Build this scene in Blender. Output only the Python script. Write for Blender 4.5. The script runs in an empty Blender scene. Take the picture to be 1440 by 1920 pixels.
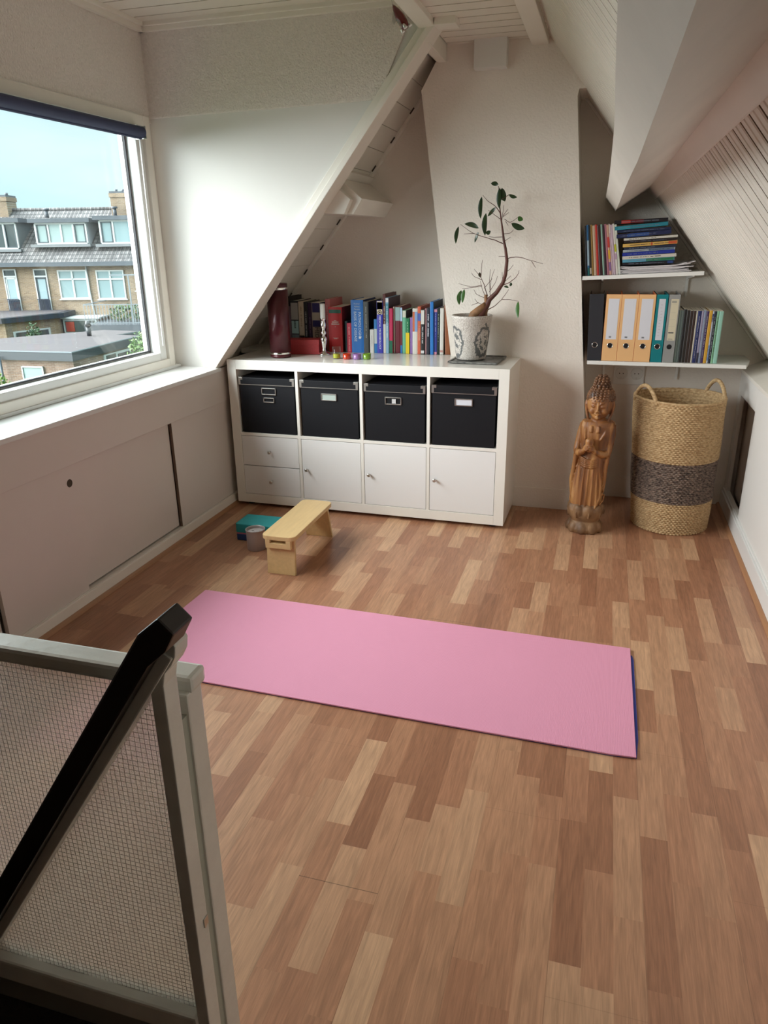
import bpy, bmesh, math, random
from mathutils import Vector, Matrix
random.seed(7)
scene = bpy.context.scene
COL = scene.collection
R = math.radians
EXPO, SKY_HIGH, SKY_LOW = 0.45, 11.5, 0.88
LIGHT_DIR = (-0.84, -0.34, 0.36)

# ------------------------------------------------------------------ camera
CAM = Vector((1.8947, -3.5095, 1.3770))
YAW, PITCH, ROLL = -0.287994, 0.352619, 0.013791
cy, sy, cp, sp, cr, sr = math.cos(YAW), math.sin(YAW), math.cos(PITCH), math.sin(PITCH), math.cos(ROLL), math.sin(ROLL)
fwd = Vector((sy * cp, cy * cp, -sp))
rgt0 = Vector((cy, -sy, 0))
dwn0 = fwd.cross(rgt0)
rgt = cr * rgt0 + sr * dwn0
dwn = -sr * rgt0 + cr * dwn0
cam_data = bpy.data.cameras.new('camera')
cam = bpy.data.objects.new('camera', cam_data)
COL.objects.link(cam)
m = Matrix.Identity(4)
for i in range(3):
    m[i][0], m[i][1], m[i][2], m[i][3] = rgt[i], -dwn[i], -fwd[i], CAM[i]
cam.matrix_world = m
cam_data.sensor_fit = 'VERTICAL'
cam_data.sensor_height = 36.0
cam_data.lens = 1372.6 / 1920 * 36.0
cam_data.clip_start = 0.02
cam_data.clip_end = 400
scene.camera = cam

# ------------------------------------------------------------------ look and exposure
vs = scene.view_settings
vs.view_transform = 'Standard'
vs.look = 'None'
vs.gamma = 1
vs.use_curve_mapping = False
vs.exposure = EXPO
scene.cycles.max_bounces = 10
scene.cycles.diffuse_bounces = 6
scene.cycles.glossy_bounces = 4
scene.cycles.transmission_bounces = 8
scene.cycles.transparent_max_bounces = 12
scene.cycles.caustics_reflective = False
scene.cycles.sample_clamp_indirect = 6

# ------------------------------------------------------------------ sky
world = bpy.data.worlds.new('sky')
scene.world = world
world.use_nodes = True
nt = world.node_tree
nt.nodes.clear()
def N(tree, typ, **kw):
    n = tree.nodes.new(typ)
    for k, v in kw.items():
        setattr(n, k, v)
    return n
def math_node(tree, op, a, b=None, clamp=False):
    n = N(tree, 'ShaderNodeMath', operation=op, use_clamp=clamp)
    for i, v in enumerate((a, b)):
        if v is None: continue
        if isinstance(v, (int, float)): n.inputs[i].default_value = v
        else: tree.links.new(v, n.inputs[i])
    return n.outputs[0]
tc = N(nt, 'ShaderNodeTexCoord')
sep = N(nt, 'ShaderNodeSeparateXYZ')
nt.links.new(tc.outputs['Generated'], sep.inputs[0])
# bright overcast: the veiled sun stands low to the window side, behind the camera's left shoulder
lobe = N(nt, 'ShaderNodeVectorMath', operation='DOT_PRODUCT')
nt.links.new(tc.outputs['Generated'], lobe.inputs[0])
lobe.inputs[1].default_value = Vector(LIGHT_DIR).normalized()
el = N(nt, 'ShaderNodeMapRange', interpolation_type='SMOOTHSTEP')
nt.links.new(lobe.outputs['Value'], el.inputs['Value'])
el.inputs['From Min'].default_value = 0.40
el.inputs['From Max'].default_value = 0.97
up = N(nt, 'ShaderNodeMapRange', interpolation_type='SMOOTHSTEP')
nt.links.new(sep.outputs['Z'], up.inputs['Value'])
up.inputs['From Min'].default_value = 0.25
up.inputs['From Max'].default_value = 0.60
bright = math_node(nt, 'MULTIPLY_ADD', up.outputs[0], 0.16)
nt.links.new(el.outputs[0], bright.node.inputs[2])
bright = math_node(nt, 'MINIMUM', bright, 1.0)
noi = N(nt, 'ShaderNodeTexNoise')
noi.inputs['Scale'].default_value = 3.0
noi.inputs['Detail'].default_value = 5
mp = N(nt, 'ShaderNodeMapping')
mp.inputs['Scale'].default_value = (1, 1, 3.5)
nt.links.new(tc.outputs['Generated'], mp.inputs[0])
nt.links.new(mp.outputs[0], noi.inputs['Vector'])
ramp = N(nt, 'ShaderNodeValToRGB')
ramp.color_ramp.elements[0].position = 0.38
ramp.color_ramp.elements[0].color = (0.60, 0.87, 0.96, 1)
ramp.color_ramp.elements[1].position = 0.62
ramp.color_ramp.elements[1].color = (0.76, 0.93, 0.96, 1)
nt.links.new(noi.outputs['Fac'], ramp.inputs[0])
mixc = N(nt, 'ShaderNodeMixRGB')
nt.links.new(bright, mixc.inputs[0])
nt.links.new(ramp.outputs[0], mixc.inputs[1])
mixc.inputs[2].default_value = (0.98, 0.985, 1.0, 1)
stg = math_node(nt, 'MULTIPLY_ADD', bright, SKY_HIGH)
stg.node.inputs[2].default_value = SKY_LOW
bg = N(nt, 'ShaderNodeBackground')
nt.links.new(mixc.outputs[0], bg.inputs['Color'])
nt.links.new(stg, bg.inputs['Strength'])
wo = N(nt, 'ShaderNodeOutputWorld')
nt.links.new(bg.outputs[0], wo.inputs[0])
world.cycles.sampling_method = 'MANUAL'
world.cycles.sample_map_resolution = 512

def portal(name, loc, rot, sx, sz):
    d = bpy.data.lights.new(name, 'AREA')
    d.shape = 'RECTANGLE'
    d.size, d.size_y = sx, sz
    d.cycles.is_portal = True
    o = bpy.data.objects.new(name, d)
    COL.objects.link(o)
    o.location = loc
    o.rotation_euler = rot
    return o
WIN_Y0, WIN_Y1 = -2.62, -0.19      # the long dormer window
portal('window_daylight', (-0.40, (WIN_Y0 + WIN_Y1) / 2, 1.36), (0, R(-90), 0), 1.02, WIN_Y1 - WIN_Y0)

# ------------------------------------------------------------------ materials
def new_mat(name):
    mt = bpy.data.materials.new(name)
    mt.use_nodes = True
    t = mt.node_tree
    b = t.nodes['Principled BSDF']
    return mt, t, b
MATS = {}
def mat(name, col=(0.8, 0.8, 0.8), rough=0.5, metal=0.0, bump=None, vary=0.0, vscale=6.0, spec=0.5, coat=0.0, stretch=(1, 1, 1), trans=0.0, detail=4.0, col2=None):
    if name in MATS: return MATS[name]
    mt, t, b = new_mat(name)
    b.inputs['Base Color'].default_value = (*col, 1)
    b.inputs['Roughness'].default_value = rough
    b.inputs['Metallic'].default_value = metal
    b.inputs['Specular IOR Level'].default_value = spec
    b.inputs['Coat Weight'].default_value = coat
    b.inputs['Transmission Weight'].default_value = trans
    tcn = N(t, 'ShaderNodeTexCoord')
    mpn = N(t, 'ShaderNodeMapping')
    mpn.inputs['Scale'].default_value = stretch
    t.links.new(tcn.outputs['Object'], mpn.inputs[0])
    if vary or col2:
        no = N(t, 'ShaderNodeTexNoise')
        no.inputs['Scale'].default_value = vscale
        no.inputs['Detail'].default_value = detail
        t.links.new(mpn.outputs[0], no.inputs['Vector'])
        rp = N(t, 'ShaderNodeValToRGB')
        rp.color_ramp.elements[0].position = 0.3
        rp.color_ramp.elements[1].position = 0.7
        c2 = col2 if col2 else tuple(max(0, c * (1 - vary)) for c in col)
        rp.color_ramp.elements[0].color = (*c2, 1)
        rp.color_ramp.elements[1].color = (*col, 1)
        t.links.new(no.outputs['Fac'], rp.inputs[0])
        t.links.new(rp.outputs[0], b.inputs['Base Color'])
    if bump:
        nb = N(t, 'ShaderNodeTexNoise')
        nb.inputs['Scale'].default_value = bump[0]
        nb.inputs['Detail'].default_value = 3
        t.links.new(mpn.outputs[0], nb.inputs['Vector'])
        bp = N(t, 'ShaderNodeBump')
        bp.inputs['Strength'].default_value = bump[1]
        bp.inputs['Distance'].default_value = bump[2] if len(bump) > 2 else 0.01
        t.links.new(nb.outputs['Fac'], bp.inputs['Height'])
        t.links.new(bp.outputs[0], b.inputs['Normal'])
    MATS[name] = mt
    return mt
def flat(c, rough=0.45, spec=0.4):
    return mat('print %.3f %.3f %.3f %.2f' % (*c, rough), c, rough, spec=spec)

M_WALL = mat('wall plaster', (0.79, 0.725, 0.65), 0.85, bump=(110, 0.4, 0.006), vary=0.05, vscale=2.5)
M_ROUGH = mat('stippled plaster', (0.84, 0.785, 0.735), 0.9, bump=(125, 0.85, 0.011), vary=0.10, vscale=95)
M_CHEEK = mat('smooth painted wall', (0.72, 0.70, 0.665), 0.5, bump=(30, 0.12, 0.004), vary=0.03, vscale=2)
M_TRIM = mat('cream gloss paint', (0.80, 0.755, 0.68), 0.32, bump=(45, 0.08, 0.003), vary=0.05, vscale=5)
M_SLAT = mat('painted beadboard', (0.73, 0.68, 0.60), 0.38, bump=(25, 0.10, 0.004), vary=0.07, vscale=4)
M_CEIL = mat('painted ceiling boards', (0.74, 0.685, 0.60), 0.5, bump=(25, 0.08, 0.004), vary=0.05, vscale=4)
M_GAP = mat('dark gap', (0.06, 0.045, 0.03), 0.9)
M_CLOSET = mat('closet panel paint', (0.66, 0.60, 0.55), 0.5, bump=(12, 0.05, 0.004), vary=0.05, vscale=2)
M_SILLW = mat('window frame paint', (0.74, 0.74, 0.72), 0.3, vary=0.03, vscale=3)
M_UNIT = mat('white foil cabinet', (0.83, 0.81, 0.75), 0.20, vary=0.02, vscale=3)
M_FRONT = mat('white door front', (0.80, 0.80, 0.79), 0.4)
M_BLACKBOX = mat('black fibreboard', (0.007, 0.0075, 0.010), 0.55, spec=0.25, bump=(200, 0.1, 0.001))
M_METAL = mat('brushed nickel', (0.62, 0.60, 0.56), 0.32, metal=1.0)
M_CHROME = mat('bright chrome', (0.85, 0.84, 0.80), 0.12, metal=1.0)
M_PAPER = mat('paper edges', (0.72, 0.68, 0.58), 0.9, bump=(400, 0.2, 0.001))
M_DARKWOOD = mat('dark stained handrail', (0.016, 0.008, 0.006), 0.38, vary=0.3, vscale=20, stretch=(1, 1, 1))
M_STAIRCARPET = mat('dark brown stair carpet', (0.035, 0.02, 0.013), 0.95, bump=(300, 0.8, 0.006), vary=0.4, vscale=150)

def floor_material():
    mt, t, b = new_mat('laminate strip floor')
    tcn = N(t, 'ShaderNodeTexCoord')
    s = N(t, 'ShaderNodeSeparateXYZ')
    t.links.new(tcn.outputs['Object'], s.inputs[0])
    W = 0.0635
    u = math_node(t, 'DIVIDE', math_node(t, 'SUBTRACT', s.outputs['X'], 1.325), W)
    row = math_node(t, 'FLOOR', u)
    fu = math_node(t, 'FRACT', u)
    wr = N(t, 'ShaderNodeTexWhiteNoise', noise_dimensions='1D')
    t.links.new(row, wr.inputs['W'])
    v = math_node(t, 'ADD', math_node(t, 'DIVIDE', s.outputs['Y'], 0.66), math_node(t, 'MULTIPLY', wr.outputs['Value'], 9.0))
    cell = math_node(t, 'FLOOR', v)
    fv = math_node(t, 'FRACT', v)
    cv = N(t, 'ShaderNodeCombineXYZ')
    t.links.new(row, cv.inputs[0]); t.links.new(cell, cv.inputs[1])
    w2 = N(t, 'ShaderNodeTexWhiteNoise', noise_dimensions='2D')
    t.links.new(cv.outputs[0], w2.inputs['Vector'])
    split = math_node(t, 'ADD', math_node(t, 'MULTIPLY', w2.outputs['Value'], 0.36), 0.32)
    sub = math_node(t, 'GREATER_THAN', fv, split)
    cv2 = N(t, 'ShaderNodeCombineXYZ')
    t.links.new(row, cv2.inputs[0]); t.links.new(math_node(t, 'ADD', math_node(t, 'MULTIPLY', cell, 2.0), sub), cv2.inputs[1])
    w3 = N(t, 'ShaderNodeTexWhiteNoise', noise_dimensions='2D')
    t.links.new(cv2.outputs[0], w3.inputs['Vector'])
    rp = N(t, 'ShaderNodeValToRGB')
    e = rp.color_ramp.elements
    e[0].position = 0.0; e[0].color = (0.300, 0.135, 0.073, 1)
    e[1].position = 1.0; e[1].color = (0.560, 0.340, 0.200, 1)
    for pos, c in ((0.3, (0.370, 0.174, 0.096)), (0.55, (0.415, 0.208, 0.116)), (0.8, (0.475, 0.262, 0.150))):
        q = e.new(pos); q.color = (*c, 1)
    t.links.new(w3.outputs['Value'], rp.inputs[0])
    # grain: noise stretched along the strips, shifted per strip
    off = N(t, 'ShaderNodeVectorMath', operation='SCALE')
    t.links.new(w3.outputs['Color'], off.inputs[0]); off.inputs['Scale'].default_value = 7.0
    addv = N(t, 'ShaderNodeVectorMath', operation='ADD')
    t.links.new(tcn.outputs['Object'], addv.inputs[0]); t.links.new(off.outputs[0], addv.inputs[1])
    mpn = N(t, 'ShaderNodeMapping'); mpn.inputs['Scale'].default_value = (55, 4.5, 1)
    t.links.new(addv.outputs[0], mpn.inputs[0])
    g = N(t, 'ShaderNodeTexNoise'); g.inputs['Scale'].default_value = 1.6; g.inputs['Detail'].default_value = 6; g.inputs['Distortion'].default_value = 0.9
    t.links.new(mpn.outputs[0], g.inputs['Vector'])
    gr = N(t, 'ShaderNodeMapRange'); gr.inputs['From Min'].default_value = 0.3; gr.inputs['From Max'].default_value = 0.7
    gr.inputs['To Min'].default_value = 0.80; gr.inputs['To Max'].default_value = 1.12
    t.links.new(g.outputs['Fac'], gr.inputs['Value'])
    mpf = N(t, 'ShaderNodeMapping'); mpf.inputs['Scale'].default_value = (420, 16, 1)
    t.links.new(addv.outputs[0], mpf.inputs[0])
    g2 = N(t, 'ShaderNodeTexNoise'); g2.inputs['Scale'].default_value = 1.0; g2.inputs['Detail'].default_value = 2
    t.links.new(mpf.outputs[0], g2.inputs['Vector'])
    gr2 = N(t, 'ShaderNodeMapRange'); gr2.inputs['From Min'].default_value = 0.3; gr2.inputs['From Max'].default_value = 0.7
    gr2.inputs['To Min'].default_value = 0.88; gr2.inputs['To Max'].default_value = 1.08
    t.links.new(g2.outputs['Fac'], gr2.inputs['Value'])
    mul = math_node(t, 'MULTIPLY', gr.outputs[0], gr2.outputs[0])
    # faint seams between strips, darker joint every board (three strips)
    def edge(x, w):
        a = math_node(t, 'LESS_THAN', x, w)
        return a
    ub = math_node(t, 'FRACT', math_node(t, 'DIVIDE', math_node(t, 'SUBTRACT', s.outputs['X'], 1.3235), W * 3))
    seam = math_node(t, 'MULTIPLY', edge(ub, 0.006), 0.30)
    brow = math_node(t, 'FLOOR', math_node(t, 'DIVIDE', math_node(t, 'SUBTRACT', s.outputs['X'], 1.3235), W * 3))
    vb = math_node(t, 'FRACT', math_node(t, 'ADD', math_node(t, 'DIVIDE', math_node(t, 'ADD', s.outputs['Y'], 2.318), 1.285), math_node(t, 'MULTIPLY', brow, 0.37)))
    seam2 = math_node(t, 'MULTIPLY', edge(vb, 0.0014), math_node(t, 'MULTIPLY_ADD', math_node(t, 'COMPARE', brow, 0.0), 0.45))
    for n_ in t.nodes:
        if n_.type == 'MATH' and n_.operation == 'MULTIPLY_ADD': n_.inputs[2].default_value = 0.15
        if n_.type == 'MATH' and n_.operation == 'COMPARE': n_.inputs[2].default_value = 0.1
    inv = math_node(t, 'SUBTRACT', 1.0, math_node(t, 'MAXIMUM', seam, seam2))
    tot = math_node(t, 'MULTIPLY', mul, inv)
    vm = N(t, 'ShaderNodeVectorMath', operation='SCALE')
    t.links.new(rp.outputs[0], vm.inputs[0]); t.links.new(tot, vm.inputs['Scale'])
    t.links.new(vm.outputs[0], b.inputs['Base Color'])
    b.inputs['Roughness'].default_value = 0.36
    b.inputs['Specular IOR Level'].default_value = 0.42
    bp = N(t, 'ShaderNodeBump'); bp.inputs['Strength'].default_value = 0.08; bp.inputs['Distance'].default_value = 0.002
    t.links.new(g2.outputs['Fac'], bp.inputs['Height']); t.links.new(bp.outputs[0], b.inputs['Normal'])
    return mt
M_FLOOR = floor_material()

def brick_material(name, c1, c2, mortar, scale=1.0):
    mt, t, b = new_mat(name)
    tcn = N(t, 'ShaderNodeTexCoord')
    br = N(t, 'ShaderNodeTexBrick')
    br.inputs['Color1'].default_value = (*c1, 1); br.inputs['Color2'].default_value = (*c2, 1)
    br.inputs['Mortar'].default_value = (*mortar, 1)
    br.inputs['Scale'].default_value = scale
    br.inputs['Brick Width'].default_value = 0.22; br.inputs['Row Height'].default_value = 0.065
    br.inputs['Mortar Size'].default_value = 0.008
    mpn = N(t, 'ShaderNodeMapping'); mpn.inputs['Rotation'].default_value = (R(90), 0, 0)
    t.links.new(tcn.outputs['Object'], mpn.inputs[0])
    t.links.new(mpn.outputs[0], br.inputs['Vector'])
    no = N(t, 'ShaderNodeTexNoise'); no.inputs['Scale'].default_value = 0.8; no.inputs['Detail'].default_value = 5
    t.links.new(tcn.outputs['Object'], no.inputs['Vector'])
    mr = N(t, 'ShaderNodeMapRange'); mr.inputs['From Min'].default_value = 0.3; mr.inputs['From Max'].default_value = 0.7
    mr.inputs['To Min'].default_value = 0.75; mr.inputs['To Max'].default_value = 1.15
    t.links.new(no.outputs['Fac'], mr.inputs['Value'])
    vm = N(t, 'ShaderNodeVectorMath', operation='SCALE')
    t.links.new(br.outputs['Color'], vm.inputs[0]); t.links.new(mr.outputs[0], vm.inputs['Scale'])
    t.links.new(vm.outputs[0], b.inputs['Base Color'])
    b.inputs['Roughness'].default_value = 0.9
    return mt

def glass_material(name, tint=(1, 1, 1), rough=0.0, clear=0.85):
    """thin pane: mostly see-through, with a real reflection"""
    mt, t, b = new_mat(name)
    t.nodes.remove(b)
    out = [n for n in t.nodes if n.type == 'OUTPUT_MATERIAL'][0]
    tr = N(t, 'ShaderNodeBsdfTransparent'); tr.inputs[0].default_value = (*tint, 1)
    gl = N(t, 'ShaderNodeBsdfGlossy'); gl.inputs['Roughness'].default_value = rough
    lw = N(t, 'ShaderNodeLayerWeight'); lw.inputs[0].default_value = 0.5
    fr = math_node(t, 'MULTIPLY_ADD', math_node(t, 'POWER', lw.outputs['Facing'], 5.0), 0.7)
    fr.node.inputs[2].default_value = 0.03
    mx = N(t, 'ShaderNodeMixShader')
    t.links.new(fr, mx.inputs[0]); t.links.new(tr.outputs[0], mx.inputs[1]); t.links.new(gl.outputs[0], mx.inputs[2])
    t.links.new(mx.outputs[0], out.inputs[0])
    return mt
M_WINGLASS = glass_material('window glass', (0.96, 0.985, 0.98))

def wired_glass_material():
    mt, t, b = new_mat('hammered cast glass')
    b.inputs['Base Color'].default_value = (0.93, 0.93, 0.90, 1)
    b.inputs['Roughness'].default_value = 0.22
    b.inputs['IOR'].default_value = 1.25
    b.inputs['Transmission Weight'].default_value = 1.0
    tcn = N(t, 'ShaderNodeTexCoord')
    no = N(t, 'ShaderNodeTexVoronoi', feature='SMOOTH_F1'); no.inputs['Scale'].default_value = 420
    t.links.new(tcn.outputs['Object'], no.inputs['Vector'])
    bp = N(t, 'ShaderNodeBump'); bp.inputs['Strength'].default_value = 0.25; bp.inputs['Distance'].default_value = 0.0006
    t.links.new(no.outputs['Distance'], bp.inputs['Height']); t.links.new(bp.outputs[0], b.inputs['Normal'])
    tr = N(t, 'ShaderNodeBsdfTransparent'); tr.inputs[0].default_value = (0.95, 0.95, 0.93, 1)
    mx = N(t, 'ShaderNodeMixShader'); mx.inputs[0].default_value = 0.50
    trl = N(t, 'ShaderNodeBsdfTranslucent'); trl.inputs[0].default_value = (0.9, 0.83, 0.75, 1)
    mx2 = N(t, 'ShaderNodeMixShader'); mx2.inputs[0].default_value = 0.17
    out = [n for n in t.nodes if n.type == 'OUTPUT_MATERIAL'][0]
    t.links.new(b.outputs[0], mx.inputs[1]); t.links.new(tr.outputs[0], mx.inputs[2]); t.links.new(mx.outputs[0], mx2.inputs[1]); t.links.new(trl.outputs[0], mx2.inputs[2]); t.links.new(mx2.outputs[0], out.inputs[0])
    return mt
M_WIRED = wired_glass_material()
M_WIRE = mat('thin steel wire', (0.10, 0.085, 0.07), 0.5, metal=0.6)

# ------------------------------------------------------------------ mesh helpers
class MB:
    def __init__(self):
        self.v = []; self.f = []; self.sm = []
    def add(self, vs_, fs_, smooth=False):
        n = len(self.v)
        self.v += [Vector(p) for p in vs_]
        self.f += [[i + n for i in f] for f in fs_]
        self.sm += [smooth] * len(fs_)
        return self
    def box(self, x0, x1, y0, y1, z0, z1, M=None):
        vs_ = [Vector((x, y, z)) for x in (x0, x1) for y in (y0, y1) for z in (z0, z1)]
        if M is not None: vs_ = [M @ p for p in vs_]
        return self.add(vs_, [(0, 1, 3, 2), (4, 6, 7, 5), (0, 4, 5, 1), (2, 3, 7, 6), (0, 2, 6, 4), (1, 5, 7, 3)])
    def prism(self, poly, axis, a, b, smooth=False):
        """poly: 2D points in the two other axes (in x,y,z order), extruded from a to b"""
        def mk(p, t):
            q = list(p); q.insert(axis, t); return q
        n = len(poly)
        vs_ = [mk(p, a) for p in poly] + [mk(p, b) for p in poly]
        fs_ = [list(range(n))[::-1], list(range(n, 2 * n))]
        fs_ += [[i, (i + 1) % n, n + (i + 1) % n, n + i] for i in range(n)]
        return self.add(vs_, fs_, smooth)
    def sheet(self, quads):
        for q in quads: self.add(q, [list(range(len(q)))])
        return self
    def tube(self, pts, rad, n=8, cap=True, smooth=True, closed=False):
        pts = [Vector(p) for p in pts]
        if isinstance(rad, (int, float)): rad = [rad] * len(pts)
        base = len(self.v); up = Vector((0.13, 0.21, 0.97))
        prev = None
        for i, p in enumerate(pts):
            if closed: d = pts[(i + 1) % len(pts)] - pts[i - 1]
            else: d = pts[min(i + 1, len(pts) - 1)] - pts[max(i - 1, 0)]
            d.normalize()
            if prev is None:
                a = d.cross(up)
                if a.length < 0.05: a = d.cross(Vector((1, 0, 0)))
                a.normalize()
            else:
                a = (prev - d * prev.dot(d)).normalized()
            prev = a
            b_ = d.cross(a)
            for k in range(n):
                t_ = 2 * math.pi * k / n
                self.v.append(p + (a * math.cos(t_) + b_ * math.sin(t_)) * rad[i])
        m_ = len(pts)
        for i in range(m_ if closed else m_ - 1):
            j = (i + 1) % m_
            for k in range(n):
                self.f.append([base + i * n + k, base + i * n + (k + 1) % n, base + j * n + (k + 1) % n, base + j * n + k])
                self.sm.append(smooth)
        if cap and not closed:
            self.f.append([base + k for k in range(n)][::-1]); self.sm.append(False)
            self.f.append([base + (m_ - 1) * n + k for k in range(n)]); self.sm.append(False)
        return self
    def cyl(self, p0, p1, r0, r1=None, n=20, smooth=True):
        return self.tube([p0, p1], [r0, r0 if r1 is None else r1], n, True, smooth)
    def lathe(self, prof, c=(0, 0, 0), n=32, smooth=True, sx=1, sy=1, cap=True):
        base = len(self.v)
        for r, z in prof:
            for k in range(n):
                t_ = 2 * math.pi * k / n
                self.v.append(Vector((c[0] + r * math.cos(t_) * sx, c[1] + r * math.sin(t_) * sy, c[2] + z)))
        for i in range(len(prof) - 1):
            for k in range(n):
                self.f.append([base + i * n + k, base + i * n + (k + 1) % n, base + (i + 1) * n + (k + 1) % n, base + (i + 1) * n + k])
                self.sm.append(smooth)
        if cap:
            self.f.append([base + k for k in range(n)][::-1]); self.sm.append(False)
            self.f.append([base + (len(prof) - 1) * n + k for k in range(n)]); self.sm.append(False)
        return self
    def ball(self, c, rx, ry=None, rz=None, n=16, m_=10, M=None):
        ry = rx if ry is None else ry; rz = rx if rz is None else rz
        vs_ = [Vector((0, 0, -rz))]
        for i in range(1, m_):
            a = math.pi * i / m_ - math.pi / 2
            for k in range(n):
                t_ = 2 * math.pi * k / n
                vs_.append(Vector((rx * math.cos(a) * math.cos(t_), ry * math.cos(a) * math.sin(t_), rz * math.sin(a))))
        vs_.append(Vector((0, 0, rz)))
        if M is not None: vs_ = [M @ p for p in vs_]
        vs_ = [p + Vector(c) for p in vs_]
        fs_ = [[0, 1 + (k + 1) % n, 1 + k] for k in range(n)]
        for i in range(m_ - 2):
            for k in range(n):
                fs_.append([1 + i * n + k, 1 + i * n + (k + 1) % n, 1 + (i + 1) * n + (k + 1) % n, 1 + (i + 1) * n + k])
        l = len(vs_) - 1
        fs_ += [[l, 1 + (m_ - 2) * n + k, 1 + (m_ - 2) * n + (k + 1) % n] for k in range(n)]
        return self.add(vs_, fs_, True)
    def build(self, name, material, parent=None, bevel=0.0, kind=None, label=None, cat=None, group=None, local=False, loc=None, fix=True):
        me = bpy.data.meshes.new(name)
        org = Vector((0, 0, 0))
        if parent is not None and not local: org = Vector(parent.get('_o', (0, 0, 0)))
        if loc is not None: org = Vector(loc)
        me.from_pydata([tuple(p - org) for p in self.v], [], self.f)
        for p, s_ in zip(me.polygons, self.sm): p.use_smooth = s_
        if fix or bevel:
            bm = bmesh.new(); bm.from_mesh(me)
            if fix: bmesh.ops.recalc_face_normals(bm, faces=bm.faces)
            if bevel:
                es = [e for e in bm.edges if len(e.link_faces) == 2 and e.calc_face_angle(0) > 0.6]
                bmesh.ops.bevel(bm, geom=es, offset=bevel, segments=2, affect='EDGES', profile=0.6, clamp_overlap=True)
            bm.to_mesh(me); bm.free()
        me.materials.append(material)
        o = bpy.data.objects.new(name, me)
        COL.objects.link(o)
        if parent is not None:
            o.parent = parent
            o['_o'] = tuple(org)
        elif loc is not None:
            o.location = loc
            o['_o'] = tuple(org)
        if kind: o['kind'] = kind
        if label: o['label'] = label
        if cat: o['category'] = cat
        if group: o['group'] = group
        return o
def thing(name, label, cat, loc=(0, 0, 0), rot=(0, 0, 0), group=None):
    o = bpy.data.objects.new(name, None)
    COL.objects.link(o)
    o.empty_display_size = 0.05
    o.location = loc; o.rotation_euler = rot
    o['label'] = label; o['category'] = cat
    if group: o['group'] = group
    o['_o'] = tuple(loc)
    return o
def S(name, mb, material, parent=None, bevel=0.0):
    return mb.build(name, material, parent, bevel, kind=None if parent else 'structure')
def text_mesh(body, size, depth=0.0003, spacing=1.0, align='CENTER'):
    cu = bpy.data.curves.new('lettering', 'FONT')
    cu.body = body; cu.size = size; cu.extrude = depth; cu.align_x = align; cu.align_y = 'CENTER'
    cu.space_character = spacing; cu.resolution_u = 2
    ob = bpy.data.objects.new('lettering', cu)
    COL.objects.link(ob)
    dg = bpy.context.evaluated_depsgraph_get()
    me = bpy.data.meshes.new_from_object(ob.evaluated_get(dg))
    bpy.data.objects.remove(ob); bpy.data.curves.remove(cu)
    return me
def add_text(name, body, size, material, parent, M, spacing=1.0):
    me = text_mesh(body, size, spacing=spacing)
    me.transform(M)
    me.materials.clear(); me.materials.append(material)
    o = bpy.data.objects.new(name, me)
    COL.objects.link(o); o.parent = parent
    return o
M_LINESHADE = mat('painted line shade', (0.16, 0.115, 0.08), 0.9)  # shade of grooves, board gaps and door edge put into a dark brown

# ================================================================== ROOM SHELL
X0, X1, YB, YR = -0.03, 2.60, 0.655, -3.95
HX0, HX1, HY0, HY1 = -0.03, 1.412, -3.75, -2.80      # stair opening
fl = MB()
for a in ((X0 - .3, X1 + .2, HY1, YB + .1), (X0 - .3, X1 + .2, YR, HY0), (HX1, X1 + .2, HY0, HY1)):
    fl.box(a[0], a[1], a[2], a[3], -0.12, 0.0)
S('floor', fl, M_FLOOR)

# back wall, one plane behind the niche, the flue and the alcove
S('wall_back', MB().box(-0.6, 3.0, YB, YB + 0.12, -0.1, 2.5), M_WALL)
S('wall_front', MB().box(-0.6, 3.1, YR - 0.12, YR, -0.1, 2.6), mat('dark brown unseen wall', (0.07, 0.045, 0.03), 0.6))  # unseen wall, set close and dark to keep bounced light down
# leaning chimney breast
S('wall_chimney', MB().prism([(1.238, 0.0), (1.884, 0.0), (1.845, 0.45), (1.772, 1.18), (1.692, 1.99), (1.698, 2.02), (1.735, 2.02), (1.56, 2.24), (1.075, 2.24), (0.963, 2.055), (1.129, 0.815)], 1, 0.36, YB + 0.01), M_WALL)
S('trim_1', MB().prism([(1.235, 0.0), (1.8835, 0.0), (1.874, 0.113), (1.222, 0.113)], 1, 0.352, 0.366), M_WALL, bevel=0.002)
S('trim_2', MB().box(1.87, 2.59, YB - 0.009, YB + .01, 0, 0.122), M_WALL, bevel=0.002)

# --- left side: closet front under the window sill
S('wall_left', MB().box(X0 - 0.03, X0, YR, YB + .01, 0.588, 0.765), M_CLOSET, bevel=0.002)
S('wall_closet', MB().box(-0.12, -0.10, YR, YB + .01, 0.0, 0.75).box(-0.12, X0 - 0.004, YR, YB + .01, 0.0, 0.06).box(-0.30, -0.10, YR, YB, 0.70, 0.765), M_CLOSET)
S('baseboard_left', MB().box(X0 - 0.01, X0 + 0.006, YR, YB, 0.0, 0.056), M_TRIM, bevel=0.003)
S('trim_3', MB().prism([(X0 + 0.006, 0), (X0 + 0.022, 0), (X0 + 0.018, 0.010), (X0 + 0.010, 0.014), (X0 + 0.006, 0.014)], 1, HY1, YB), mat('oak bead', (0.36, 0.18, 0.09), 0.45))
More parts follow.
